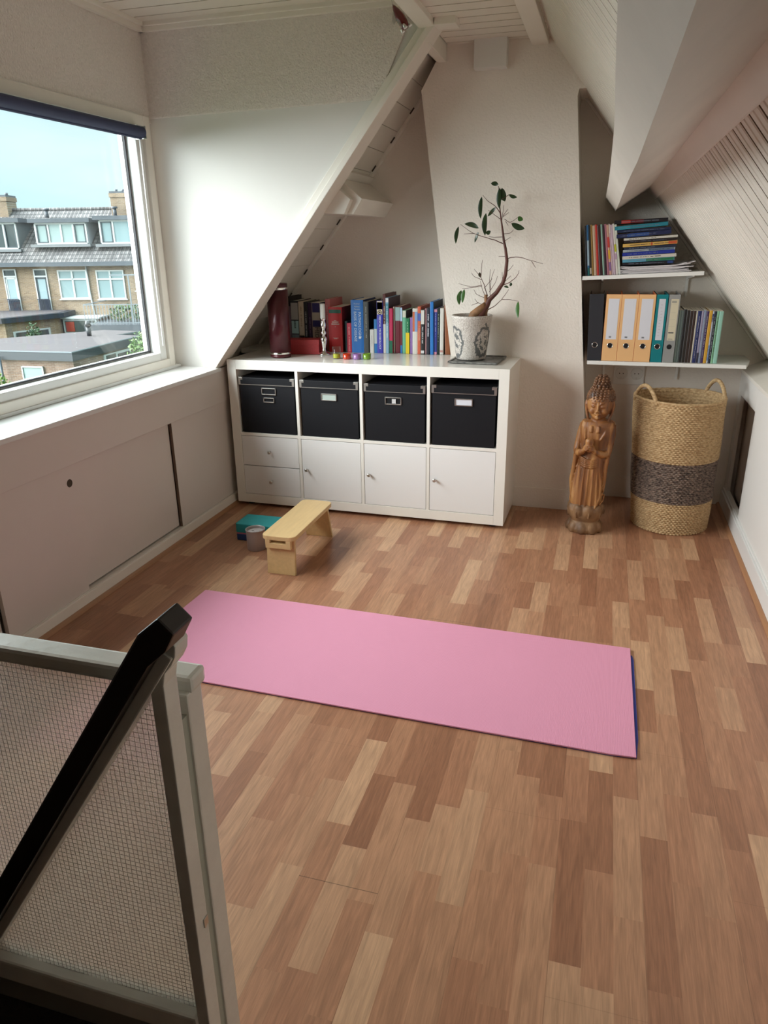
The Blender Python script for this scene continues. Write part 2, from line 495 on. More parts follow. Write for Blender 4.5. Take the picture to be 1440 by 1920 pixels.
# sliding closet doors
d1 = S('door_1', MB().box(-0.050, -0.037, -0.524, YB - .01, 0.061, 0.60), M_CLOSET)
MB().box(-0.051, -0.0372, -0.5255, -0.5238, 0.061, 0.60).build('edge_shade', M_LINESHADE, d1)  # dark line between the doors painted on as a strip of shade
dm = MB().box(-0.066, -0.052, -1.256, -0.532, 0.068, 0.60)
d2 = S('door_2', dm, M_CLOSET)
d3 = S('door_3', MB().box(-0.054, -0.0370, -1.688, -1.252, 0.058, 0.60), M_CLOSET)
MB().cyl((-0.0368, -1.264, 0.519), (-0.0390, -1.264, 0.519), 0.016, n=20).build('finger_hole', M_GAP, d2)
S('door_4', MB().box(-0.070, -0.055, -2.75, -1.70, 0.06, 0.60), M_CLOSET)

# --- dormer: window wall, cheek, sill
WX = -0.28
ww = MB()
ww.box(WX - 0.10, WX, YR, -0.035, 0.765, 0.80)             # below the frame
ww.box(WX - 0.10, WX, WIN_Y1 + 0.13, -0.035, 0.80, 2.40)
ww.box(WX - 0.10, WX, YR, WIN_Y0 - 0.13, 0.80, 2.40)
S('wall_window', ww, M_CHEEK)
S('wall_dormer', MB().box(WX - 0.10, WX + 0.006, YR, -0.03, 1.925, 2.40), M_ROUGH, bevel=0.003)
# cheek (triangular side wall of the dormer)
S('wall_cheek', MB().prism([(-0.38, 0.70), (-0.15, 0.70), (-0.097, 0.768), (1.085, 2.25), (1.14, 2.42), (-0.38, 2.42)], 1, -0.035, 0.07), M_CHEEK)
S('trim_4', MB().prism([(-0.28, 1.946), (0.845, 1.962), (0.873, 1.972), (0.985, 2.20), (1.02, 2.34), (-0.28, 2.34)], 1, -0.047, -0.03), M_ROUGH, bevel=0.004)
# window
S('trim_5', MB().box(WX - 0.02, X0 + 0.012, YR, -0.031, 0.752, 0.772), M_SILLW, bevel=0.004)     # sill board
win = MB()
Y0, Y1 = WIN_Y0, WIN_Y1
ZB, ZT = 0.862, 1.90
def wframe(mb, y0, y1, z0, z1, w, xa, xb):
    mb.box(xa, xb, y0, y1, z0 - w, z0); mb.box(xa, xb, y0, y1, z1, z1 + w)
    mb.box(xa, xb, y0 - w, y0, z0 - w, z1 + w); mb.box(xa, xb, y1, y1 + w, z0 - w, z1 + w)
wframe(win, Y0, Y1, ZB, ZT, 0.055, WX - 0.085, WX + 0.012)
w1 = S('window_1', win, M_SILLW, bevel=0.004)
f2 = MB(); wframe(f2, Y0 - .03, Y1 + .062, ZB - .036, ZT - .0, 0.050, WX - 0.04, WX + 0.024)
f2.build('window_casing', M_TRIM, w1, bevel=0.004)
MB().box(WX - 0.02, WX + 0.03, Y0 - .2, -0.036, 0.772, 0.787).build('window_ledge', M_SILLW, w1, bevel=0.003)
gk = MB(); wframe(gk, Y0 + .012, Y1 - .012, ZB + .012, ZT - .012, 0.006, WX - 0.050, WX - 0.040)
gk.build('rubber_seal', mat('black rubber', (0.02, 0.02, 0.025), 0.6), w1)
gb = MB(); wframe(gb, Y0 + .012, Y1 - .012, ZB + .012, ZT - .012, 0.014, WX - 0.070, WX - 0.052)
gb.build('glazing_bead', M_SILLW, w1, bevel=0.001)
MB().box(WX - 0.062, WX - 0.058, Y0, Y1, ZB, ZT).build('glass_pane', M_WINGLASS, w1)
MB().box(WX - 0.075, WX - 0.004, -1.46, -1.41, ZB, ZT).build('mullion', M_SILLW, w1, bevel=0.003)

# --- ceilings
Z2, Z1 = 2.335, 2.235
cm = MB()
y = YR
k = 0
while y < -0.04:                       # dormer ceiling boards, running along x
    y2 = min(y + 0.112, -0.035)
    cm.box(-0.40, 1.09, y + 0.004, y2 - 0.0045, Z2, Z2 + 0.02)
    y = y2
S('ceiling', cm, M_CEIL, bevel=0.0)
S('ceiling_deck', MB().box(-0.45, 1.10, YR, 0, Z2 + 0.012, Z2 + 0.06), M_LINESHADE)  # dark brown backing colours in the shade of the board gaps
cm = MB(); y = YR
random.seed(3)
while y < YB:
    wd = 0.095
    cm.box(1.09, 1.57, y + 0.004, min(y + wd, YB) - 0.0045, Z1, Z1 + 0.02); y += wd
S('ceiling_ridge', cm, M_CEIL)
S('ceiling_ridge_deck', MB().box(1.05, 1.62, YR, YB, Z1 + 0.012, Z1 + 0.06), M_LINESHADE)
S('trim_6', MB().box(-0.28, 1.05, -0.062, -0.035, 2.298, Z2 + .01).box(-0.28, 1.05, -0.075, -0.060, 2.318, Z2 + .01), M_TRIM, bevel=0.003)
S('trim_7', MB().box(-0.28, -0.252, YR, -0.035, 2.298, Z2 + .01).box(-0.252, -0.237, YR, -0.035, 2.318, Z2 + .01), M_TRIM, bevel=0.003)
S('trim_8', MB().box(1.050, 1.122, YR, -0.02, 2.212, 2.36), M_TRIM, bevel=0.004)       # fascia where the ceilings meet
S('trim_9', MB().box(1.040, 1.085, -0.01, 0.36, 2.165, 2.26), M_TRIM, bevel=0.004)
S('trim_10', MB().box(1.125, 1.215, -0.10, -0.01, 2.208, 2.245), M_TRIM, bevel=0.003)
S('trim_11', MB().box(1.475, 1.552, YR, 0.45, 2.205, 2.24), M_TRIM, bevel=0.004)
S('trim_12', MB().box(1.222, 1.372, 0.30, 0.36, 2.118, 2.24), M_CHEEK, bevel=0.003)       # boxed end over the flue

# --- left roof slope: boards running along y
def slope_left(x):           # z on the board plane
    return 0.95 + 1.25 * x
sn = Vector((1.25, 0, -1)).normalized()       # into the room
sd = Vector((1, 0, 1.25)).normalized()
ls = MB(); xx = -0.20
while xx < 1.10:
    p = Vector((xx, 0, slope_left(xx))); q = p + sd * 0.1195
    for a, b_, off in ((p + sd * 0.0006, q - sd * 0.0006, 0.0),):
        vs_ = [a + Vector((0, yy, 0)) for yy in (0.0, 0.625)] + [b_ + Vector((0, yy, 0)) for yy in (0.625, 0.0)]
        vs_ += [w_ - sn * 0.015 for w_ in vs_]
        ls.add(vs_, [(0, 1, 2, 3), (7, 6, 5, 4), (0, 4, 5, 1), (1, 5, 6, 2), (2, 6, 7, 3), (3, 7, 4, 0)])
    xx += 0.120 * sd.x
S('wall_slope_left', ls, M_SLAT, bevel=0.002)
def slope_slab(xa, xb, y0, y1, c, off0, off1, side):
    """slab parallel to a roof slope. side -1 left (z = c + 1.25x), +1 right (z = c - 1.25x)"""
    n_ = Vector((-1.25 * side, 0, -1)).normalized()
    pts = []
    for xx_, o_ in ((xa, off0), (xb, off0), (xb, off1), (xa, off1)):
        p_ = Vector((xx_, 0, c - side * 1.25 * xx_)) + n_ * o_
        pts.append((p_.x, p_.z))
    return MB().prism(pts, 1, y0, y1)
S('wall_slope_backing', slope_slab(-0.45, 1.25, 0.0, YB + .1, 0.95, -0.012, -0.07, -1), M_SLAT)
S('trim_13', slope_slab(-0.11, 1.00, 0.618, YB + .004, 0.95, 0.0, 0.014, -1), M_TRIM, bevel=0.002)   # edge strip on the back wall
tg = MB()
for k in range(9):
    q_ = slope_slab(0.0 + k * 0.105, 0.022 + k * 0.105, 0.612, 0.618, 0.95, 0.0, 0.006, -1); tg.add(q_.v, q_.f)
S('trim_14', tg, M_GAP)
# rafter board along the cheek
def raft(c0, c1, y0, y1, zt=2.30, zb=0.772):
    return MB().prism([((zb - c0) / 1.2526, zb), ((zb - c1) / 1.2526, zb), ((zt - c1) / 1.2526, zt), ((zt - c0) / 1.2526, zt)], 1, y0, y1)
S('trim_15', raft(0.905, 0.848, -0.052, 0.065), M_TRIM, bevel=0.003)
S('trim_16', raft(0.855, 0.812, -0.066, 0.065), M_TRIM, bevel=0.003)
# purlin stub over the niche, set square to the roof
st = MB().prism([(0.40, 1.50), (0.470, 1.518), (0.692, 1.506), (0.738, 1.575), (0.615, 1.671), (0.50, 1.62)], 1, 0.10, YB + .01)
S('trim_17', st, M_TRIM, bevel=0.002)
S('trim_18', MB().prism([(0.45, 1.52), (0.66, 1.506), (0.694, 1.571), (0.588, 1.66)], 1, 0.055, 0.104), M_TRIM, bevel=0.002)
S('trim_19', slope_slab(0.575, 0.615, 0.0, YB, 0.95, 0.0, 0.022, -1), M_TRIM, bevel=0.002)

# --- right roof slope: beadboard running down the slope, 9 cm pitch
def bead_slope(xa, xb, y0, y1, c=4.18, pitch=0.09):
    n_ = Vector((-1.25, 0, -1)).normalized()
    prof = []
    y_ = y0
    while y_ < y1:
        for dy, h in ((0.000, -0.016), (0.006, -0.016), (0.010, -0.002), (0.014, 0.0), (0.042, 0.0), (0.045, -0.002), (0.048, -0.008), (0.051, -0.002), (0.054, 0.0), (0.080, 0.0), (0.086, -0.002), (0.0885, -0.006)):
            prof.append((y_ + dy, h))
        y_ += pitch
    vs_ = []
    for yy, h in prof:
        for xx_ in (xa, xb):
            vs_.append(Vector((xx_, yy, c - 1.25 * xx_)) + n_ * h)
    fs_ = [(2 * i, 2 * i + 1, 2 * i + 3, 2 * i + 2) for i in range(len(prof) - 1)]
    mb_ = MB().add(vs_, fs_)
    mb_.dark = [i for i in range(len(prof) - 1) if i % 12 in (0, 1)]
    return mb_
o = bead_slope(2.085, 2.715, -3.95 + 0.007, YB + 0.0).build('wall_slope_right', M_SLAT, kind='structure', fix=False)
o2 = bead_slope(1.50, 2.05, -3.95 + 0.007, YB + 0.0).build('wall_slope_upper', M_SLAT, kind='structure', fix=False)
for q in (o, o2):
    q.data.materials.append(M_LINESHADE)
    for p_ in q.data.polygons:
        if p_.index % 12 in (0, 1): p_.material_index = 1  # groove bottoms coloured dark so their shadow lines show
S('wall_slope_outer', slope_slab(1.40, 2.90, YR, YB + .1, 4.18, -0.035, -0.10, 1), M_SLAT)
S('trim_20', slope_slab(2.012, 2.092, YR, YB, 4.18, -0.01, 0.010, 1), M_TRIM, bevel=0.003)    # flat strip below the purlin
S('trim_21', slope_slab(1.56, 2.70, YB - 0.035, YB + .004, 4.18, 0.0, 0.012, 1), M_TRIM, bevel=0.002)
# boxed purlin, hung square to the right slope; it skews slightly towards the camera
E1, E2, E3, E4 = (2.03, 1.70), (1.851, 1.569), (1.900, 1.508), (2.055, 1.612)
F1, F2, F3, F4 = (2.03, 1.70), (1.884, 1.569), (1.929, 1.508), (2.062, 1.606)
pm = MB()
ny = 26
for i in range(ny + 1):
    t_ = i / ny
    yy = YB + .01 + (YR - YB) * t_
    s_ = min(1, t_ / 0.58)
    for a, b_ in ((E1, F1), (E2, F2), (E3, F3), (E4, F4)):
        wob = 0.0018 * math.sin(9 * t_ + a[0] * 40)
        pm.v.append(Vector((a[0] + (b_[0] - a[0]) * s_ + wob, yy, a[1] + (b_[1] - a[1]) * s_)))
for i in range(ny):
    for k in range(4):
        pm.f.append([i * 4 + k, i * 4 + (k + 1) % 4, (i + 1) * 4 + (k + 1) % 4, (i + 1) * 4 + k]); pm.sm.append(False)
pm.f.append([0, 1, 2, 3]); pm.f.append([ny * 4 + k for k in range(4)]); pm.sm += [False, False]
S('trim_22', pm, mat('painted purlin casing', (0.62, 0.565, 0.50), 0.40, bump=(14, 0.5, 0.008), vary=0.14, vscale=5, stretch=(1, 0.6, 1)))
gp = MB()
for ya, yb_ in ((-1.98, -1.72), (-1.62, -1.54), (-0.80, -0.72), (-0.1, 0.0)):
    gp.box(2.056, 2.0595, ya, yb_, 1.602, 1.6055)
S('trim_23', gp, M_GAP)

# --- right knee wall with its recess
kw = MB()
kw.box(X1, X1 + 0.02, YR, 0.17, 0.0, 0.742)
kw.box(X1, X1 + 0.02, 0.17, YB + .01, 0.62, 0.742)
kw.box(X1, X1 + 0.02, 0.17, YB + .01, 0.0, 0.105)
kw.box(X1, X1 + 0.02, 0.575, YB + .01, 0.105, 0.62)
S('wall_right', kw, M_CHEEK, bevel=0.002)
S('wall_right_outer', MB().box(X1 + 0.14, X1 + 0.18, YR, YB + .1, -0.1, 0.80), M_CLOSET)
S('door_5', MB().box(X1 + 0.045, X1 + 0.06, 0.10, 0.62, 0.08, 0.66), M_CLOSET)
S('trim_24', MB().prism([(X1 - 0.004, 0.728), (X1 - 0.004, 0.744), (2.72, 0.800), (2.76, 0.80), (2.76, 0.74)], 1, YR, YB + .01), M_TRIM, bevel=0.002)
S('baseboard_right', MB().box(X1 - 0.016, X1 + 0.004, YR, YB - 0.01, 0.0, 0.090).box(X1 - 0.008, X1 + 0.004, YR, YB - 0.01, 0.09, 0.102), M_SILLW, bevel=0.003)
S('trim_25', MB().prism([(X1 - 0.016, 0), (X1 - 0.032, 0), (X1 - 0.028, 0.010), (X1 - 0.02, 0.016), (X1 - 0.016, 0.016)], 1, YR, YB - .01), mat('oak bead'))
# ledge that closes the niche level with the cabinet top
S('trim_26', MB().box(-0.115, 1.128, 0.40, YB + .01, 0.785, 0.8085), M_UNIT, bevel=0.001)

# roller blind
bl = thing('roller_blind', 'dark navy roller blind rolled up along the top of the dormer window', 'blind', (-0.235, -0.21, 1.87))
b_ = MB().cyl((-0.225, WIN_Y0 + .02, 1.868), (-0.225, -0.20, 1.868), 0.024, n=28)
b_.build('blind_roll', mat('navy blind cloth', (0.028, 0.036, 0.095), 0.7, bump=(300, 0.2, 0.001)), bl)
MB().cyl((-0.225, WIN_Y0 + .03, 1.843), (-0.225, -0.21, 1.843), 0.006, n=12).build('bottom_bar', mat('navy blind cloth'), bl)
MB().box(-0.262, -0.205, -0.197, -0.193, 1.84, 1.895).box(-0.262, -0.225, -0.235, -0.193, 1.893, 1.897).build('bracket', M_METAL, bl, bevel=0.001)
MB().tube([(-0.235, -0.205, 1.85), (-0.238, -0.207, 1.50), (-0.238, -0.205, 1.2), (-0.242, -0.20, 0.90), (-0.245, -0.198, 1.2), (-0.244, -0.199, 1.5), (-0.242, -0.20, 1.85)], 0.0016, n=6).build('bead_chain', mat('white plastic', (0.8, 0.8, 0.8), 0.4), bl)

# ================================================================== STAIRWELL
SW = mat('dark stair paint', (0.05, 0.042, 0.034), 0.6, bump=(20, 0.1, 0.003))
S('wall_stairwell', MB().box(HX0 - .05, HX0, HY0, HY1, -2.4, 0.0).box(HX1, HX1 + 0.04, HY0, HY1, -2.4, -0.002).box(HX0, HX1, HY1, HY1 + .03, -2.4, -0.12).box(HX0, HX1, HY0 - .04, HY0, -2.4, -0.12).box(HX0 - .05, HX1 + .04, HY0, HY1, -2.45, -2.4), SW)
S('trim_27', MB().box(0.2, HX1, -2.862, -2.852, -0.3, 0.205), M_STAIRCARPET)
stt = MB()
for i in range(10):
    xr = 1.41 - i * 0.15; zt = -0.10 - i * 0.20
    stt.box(xr - 0.17, xr, HY0, -2.87, zt - 0.03, zt)
    stt.box(xr - 0.02, xr, HY0, -2.87, zt, zt + 0.2 if i else -0.002)
S('trim_28', stt, M_STAIRCARPET, bevel=0.006)

# ================================================================== BALUSTRADES round the stairwell
M_BAL = mat('worn white gloss paint', (0.74, 0.71, 0.64), 0.25, bump=(60, 0.15, 0.003), vary=0.10, vscale=14)
rb = thing('stair_balustrade', 'white painted wired-glass balustrade behind the stair opening, with level top rail', 'balustrade', (0.9, -2.79, 0.0))
rr = MB().box(0.05, 1.420, -2.800, -2.762, 0.826, 0.851)
rr.build('top_rail', M_BAL, rb, bevel=0.006)
MB().box(1.391, 1.417, -2.808, -2.771, 0.0, 0.830).build('post', M_BAL, rb, bevel=0.003)
MB().box(0.05, 1.392, -2.800, -2.776, 0.12, 0.165).build('bottom_rail', M_BAL, rb, bevel=0.003)
MB().box(0.05, 1.392, -2.796, -2.778, 0.0, 0.12).build('skirt_board', M_BAL, rb)
MB().box(0.05, 0.08, -2.800, -2.772, 0.0, 0.828).build('far_post', M_BAL, rb, bevel=0.003)
MB().box(0.08, 1.391, -2.7885, -2.7845, 0.165, 0.826).build('glass_pane', M_WIRED, rb)
def wires(poly_test, x0, x1, z0, z1, yy, pitch, rad, name, parent):
    mbw = MB()
    x_ = x0
    ph = 0
    while x_ < x1:
        zz = z0; run = None
        zs = [z0 + i * (z1 - z0) / 60 for i in range(61)]
        seg = [z_ for z_ in zs if poly_test(x_, z_)]
        if len(seg) > 1:
            pts = [(x_ + 0.0006 * math.sin(z_ * 60 + ph), yy, z_) for z_ in seg[::4] + [seg[-1]]]
            mbw.tube(pts, rad, n=4, smooth=False, cap=False)
        x_ += pitch; ph += 1.3
    z_ = z0
    while z_ < z1:
        xs_ = [x0 + i * (x1 - x0) / 60 for i in range(61)]
        seg = [q for q in xs_ if poly_test(q, z_)]
        if len(seg) > 1:
            mbw.tube([(q, yy, z_ + 0.0005 * math.sin(q * 50 + ph)) for q in seg[::5] + [seg[-1]]], rad, n=4, smooth=False, cap=False)
        z_ += pitch; ph += 0.9
    return mbw.build(name, M_WIRE, parent, fix=False)
wires(lambda x_, z_: True, 0.70, 1.390, 0.165, 0.826, -2.7890, 0.0078, 0.00028, 'wire_grid', rb)
MB().box(1.395, 1.414, -2.826, -2.808, 0.02, 0.80).build('hinge_batten', mat('grey green old paint', (0.36, 0.37, 0.30), 0.5), rb)

tb = thing('stair_rail', 'white framed triangular wired-glass stair panel with dark sloping handrail, in front of the level balustrade', 'balustrade', (1.40, -2.84, 0.0))
# handrail line: x from 1.411 at z .96 down to the left at 1.5 slope
hd = Vector((-0.3260, 0, -0.4890)).normalized()
hn = Vector((hd.z, 0, -hd.x)).normalized()          # up-left normal
if hn.z < 0: hn = -hn
def hp(s_, o_):
    p_ = Vector((1.4115, 0, 0.959)) + hd * s_ - hn * o_
    return (p_.x, p_.z)
# dark handrail with a chamfered head
hr = MB().prism([hp(0, 0), (1.441, 0.984), (1.460, 0.966), (1.446, 0.941), hp(0.030, 0.030), hp(1.0, 0.030), hp(1.0, 0)], 1, -2.882, -2.838)
hr.build('handrail', M_DARKWOOD, tb, bevel=0.003)
# stile with rounded top
stl = []
for i in range(9):
    a = math.pi * i / 8
    stl.append((1.433 + 0.0125 * math.cos(a), 0.928 + 0.012 * math.sin(a)))
stl = [(1.4195, 0.885), (1.4215, 0.898)] + [(1.4455, 0.915)] + stl[0:9] + [(1.3990, 0.90), (1.3990, -0.2), (1.4185, -0.2)]
MB().prism([(1.399, -0.2), (1.4185, -0.2), (1.4190, 0.875), (1.4230, 0.893), (1.4330, 0.905), (1.4400, 0.918), (1.4420, 0.932), (1.4370, 0.944), (1.4270, 0.948), (1.4120, 0.936), (1.399, 0.915)], 1, -2.856, -2.826).build('stile', M_BAL, tb, bevel=0.002)
MB().prism([hp(0.02, 0.029), hp(0.02, 0.045), hp(1.0, 0.045), hp(1.0, 0.029)], 1, -2.860, -2.828).build('sloping_rail', M_BAL, tb, bevel=0.002)
MB().box(0.75, 1.40, -2.862, -2.826, 0.255, 0.297).build('bottom_rail', M_BAL, tb, bevel=0.004)
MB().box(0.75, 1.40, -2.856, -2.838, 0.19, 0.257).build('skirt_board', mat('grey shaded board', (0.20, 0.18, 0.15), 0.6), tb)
def tri(x_, z_):
    # below the sloping rail
    p_ = Vector((x_, 0, z_)) - Vector((1.4115, 0, 0.959))
    return -(p_.dot(hn)) > 0.043 and x_ < 1.400 and z_ > 0.296
xl = 1.4115 - (0.959 - 0.297) * (0.326 / 0.489) + 0.045 / math.sin(math.atan2(0.489, 0.326)) * 1.0
MB().prism([(xl - .01, 0.29), (1.401, 0.29), (1.401, 0.90)], 1, -2.8440, -2.8400).build('glass_pane', M_WIRED, tb)
wires(tri, 0.95, 1.399, 0.297, 0.90, -2.8445, 0.0078, 0.00028, 'wire_grid', tb)
MB().box(1.4185, 1.4205, -2.838, -2.828, 0.46, 0.475).build('catch_plate', M_METAL, tb)

# ================================================================== YOGA MAT
def mat_mat():
    mt, t, b = new_mat('ribbed pink foam')
    b.inputs['Base Color'].default_value = (0.72, 0.30, 0.43, 1)
    b.inputs['Roughness'].default_value = 0.75
    tcn = N(t, 'ShaderNodeTexCoord'); w = N(t, 'ShaderNodeTexWave', wave_type='BANDS', bands_direction='X')
    w.inputs['Scale'].default_value = 82
    t.links.new(tcn.outputs['Object'], w.inputs['Vector'])
    bp = N(t, 'ShaderNodeBump'); bp.inputs['Strength'].default_value = 0.35; bp.inputs['Distance'].default_value = 0.0015
    t.links.new(w.outputs['Fac'], bp.inputs['Height']); t.links.new(bp.outputs[0], b.inputs['Normal'])
    return mt
ym = thing('yoga_mat', 'long pink ribbed yoga mat with blue underside lying on the floor', 'mat', (1.22, -1.36, 0))
def slab(poly, z0, z1): return MB().prism(poly, 2, z0, z1)
def curl(poly, z0, z1, nseg=40):
    return slab(poly, z0, z1)
slab([(0.352, -1.650), (0.372, -1.043), (2.083, -1.078), (2.086, -1.688), (2.02, -1.692), (1.4, -1.681), (0.712, -1.666)], 0.0035, 0.0085).build('mat_top', mat_mat(), ym, bevel=0.0015)
slab([(0.356, -1.646), (0.376, -1.047), (2.089, -1.120), (2.093, -1.150), (2.094, -1.60), (2.088, -1.684), (2.02, -1.690), (0.712, -1.664)], 0.0002, 0.0036).build('mat_underside', mat('blue foam', (0.03, 0.05, 0.28), 0.8), ym)

# ================================================================== BENCH, BLOCK, TIN
M_BIRCH = mat('pale birch wood', (0.66, 0.46, 0.22), 0.4, vary=0.12, vscale=10, stretch=(6, 0.8, 6), bump=(30, 0.06, 0.002))
bn = thing('wooden_bench', 'small pale birch meditation bench with rounded top beside the grey tin', 'bench', (0.61, -0.56, 0))
def rrect(x0, x1, y0, y1, r, n=6):
    pts = []
    for cx, cy_, a0 in ((x1 - r, y1 - r, 0), (x0 + r, y1 - r, 90), (x0 + r, y0 + r, 180), (x1 - r, y0 + r, 270)):
        for i in range(n + 1):
            a = R(a0 + 90 * i / n); pts.append((cx + r * math.cos(a), cy_ + r * math.sin(a)))
    return pts
slab(rrect(0.533, 0.690, -0.818, -0.325, 0.03), 0.166, 0.186).build('bench_top', M_BIRCH, bn, bevel=0.003)
def tilt_leg(y_top, y_bot, x0, x1):
    return MB().add([(x0, y_top, 0.166), (x1, y_top, 0.166), (x1, y_top + 0.015, 0.166), (x0, y_top + 0.015, 0.166), (x0, y_bot, 0.0), (x1, y_bot, 0.0), (x1, y_bot + 0.015, 0.0), (x0, y_bot + 0.015, 0.0)],
                    [(0, 1, 2, 3), (7, 6, 5, 4), (0, 4, 5, 1), (1, 5, 6, 2), (2, 6, 7, 3), (3, 7, 4, 0)])
tilt_leg(-0.795, -0.805, 0.549, 0.682).build('leg', M_BIRCH, bn, bevel=0.002)
tilt_leg(-0.385, -0.335, 0.545, 0.682).build('leg', M_BIRCH, bn, bevel=0.002)
MB().box(0.553, 0.672, -0.818, -0.797, 0.128, 0.152).box(0.553, 0.575, -0.818, -0.797, 0.150, 0.167).box(0.650, 0.672, -0.818, -0.797, 0.150, 0.167).build('cleat', M_BIRCH, bn, bevel=0.002)
MB().box(0.553, 0.672, -0.372, -0.352, 0.128, 0.166).build('cleat', M_BIRCH, bn, bevel=0.002)
MB().box(0.603, 0.622, -0.785, -0.37, 0.120, 0.166).build('stretcher', M_BIRCH, bn, bevel=0.002)

tq = mat('turquoise foam', (0.02, 0.30, 0.31), 0.7, bump=(160, 0.15, 0.001))
yb_ = thing('yoga_block', 'turquoise and blue foam yoga block on the floor behind the grey tin', 'block', (0.33, -0.42, 0))
MB().prism(rrect(0.232, 0.432, -0.486, -0.345, 0.010), 2, 0.040, 0.088).build('upper_layer', tq, yb_, bevel=0.005)
MB().prism(rrect(0.233, 0.431, -0.485, -0.346, 0.010), 2, 0.033, 0.040).build('middle_stripe', mat('pink foam', (0.42, 0.13, 0.20), 0.7), yb_)
MB().prism(rrect(0.233, 0.431, -0.485, -0.346, 0.010), 2, 0.0, 0.033).build('lower_layer', mat('deep blue foam', (0.010, 0.045, 0.16), 0.7), yb_, bevel=0.003)

tn = thing('candle_tin', 'round grey metal tin standing on the floor between bench and foam block', 'tin', (0.385, -0.565, 0))
tin = MB().lathe([(0.0415, 0.0), (0.0435, 0.002), (0.0445, 0.08), (0.046, 0.097), (0.0472, 0.099), (0.0472, 0.102), (0.0455, 0.103), (0.0435, 0.098), (0.0425, 0.05), (0.0425, 0.012)], (0.378, -0.560, 0), 40)
tin.build('tin_body', mat('grey tin', (0.42, 0.37, 0.36), 0.42, metal=0.35), tn)
MB().lathe([(0.0420, 0.0), (0.0420, 0.004)], (0.378, -0.560, 0.084), 32).build('candle_wax', mat('wax', (0.48, 0.44, 0.42), 0.5), tn)
MB().ball((0.385, -0.560, 0.090), 0.016, 0.012, 0.006).ball((0.363, -0.550, 0.090), 0.010, 0.010, 0.006).build('melted_cap', mat('wax'), tn)

# ================================================================== CABINET
TH = -0.01714
cab = thing('shelf_cabinet', 'wide white cube shelf cabinet against the flue with doors, drawers and black boxes', 'cabinet', (0, 0, 0.0), (0, 0, TH))
KZ = 0.02
def K(mb, name, m_, par=cab, bevel=0.0012):
    return mb.build(name, m_, par, bevel, local=True)
W_, H_, D_ = 1.49, 0.79, 0.39
K(MB().box(0, 0.05, 0, D_, KZ, KZ + H_), 'side_panel', M_UNIT)
K(MB().box(W_ - 0.05, W_, 0, D_, KZ, KZ + H_), 'side_panel', M_UNIT)
K(MB().box(0.05, W_ - 0.05, 0, D_, KZ + H_ - 0.05, KZ + H_), 'top_panel', M_UNIT)
K(MB().box(0.05, W_ - 0.05, 0, D_, KZ, KZ + 0.05), 'bottom_panel', M_UNIT)
K(MB().box(0.05, W_ - 0.05, 0.372, D_ - 0.004, KZ + 0.05, KZ + H_ - 0.05), 'back_panel', M_UNIT, bevel=0)
CW = (W_ - 0.10 - 3 * 0.016) / 4
cx0 = [0.05 + i * (CW + 0.016) for i in range(4)]
for i in range(1, 4):
    K(MB().box(cx0[i] - 0.016, cx0[i], 0.001, 0.372, KZ + 0.05, KZ + H_ - 0.05), 'divider', M_UNIT)
ZM = KZ + 0.05 + 0.334
K(MB().box(0.05, W_ - 0.05, 0.0015, 0.372, ZM, ZM + 0.016), 'middle_shelf', M_UNIT)
for x_, y_ in ((0.06, 0.05), (W_ - 0.06, 0.05), (0.06, D_ - .05), (W_ - .06, D_ - .05)):
    K(MB().cyl((x_, y_, 0.0), (x_, y_, KZ), 0.018, n=16), 'foot', mat('black rubber'), bevel=0)
def knob(x_, z_, par):
    mbk = MB()
    mbk.tube([(x_, 0.003, z_), (x_, -0.008, z_), (x_, -0.012, z_), (x_, -0.019, z_), (x_, -0.022, z_)], [0.0035, 0.0035, 0.0085, 0.0095, 0.006], n=16)
    k_ = mbk.build('knob', M_METAL, par, local=True)
    return k_
g = 0.0022
zb_ = KZ + 0.05
dr = K(MB().box(cx0[0] + g, cx0[0] + CW - g, 0.002, 0.02, zb_ + 0.168, ZM - g), 'drawer', M_FRONT); knob(cx0[0] + CW / 2, zb_ + 0.252, dr)
dr = K(MB().box(cx0[0] + g, cx0[0] + CW - g, 0.002, 0.02, zb_ + g, zb_ + 0.164), 'drawer', M_FRONT); knob(cx0[0] + CW / 2, zb_ + 0.083, dr)
for i in (1, 2, 3):
    d_ = K(MB().box(cx0[i] + g, cx0[i] + CW - g, 0.002, 0.02, zb_ + g, ZM - g), 'door', M_FRONT)
    knob(cx0[i] + 0.030, zb_ + 0.168, d_)

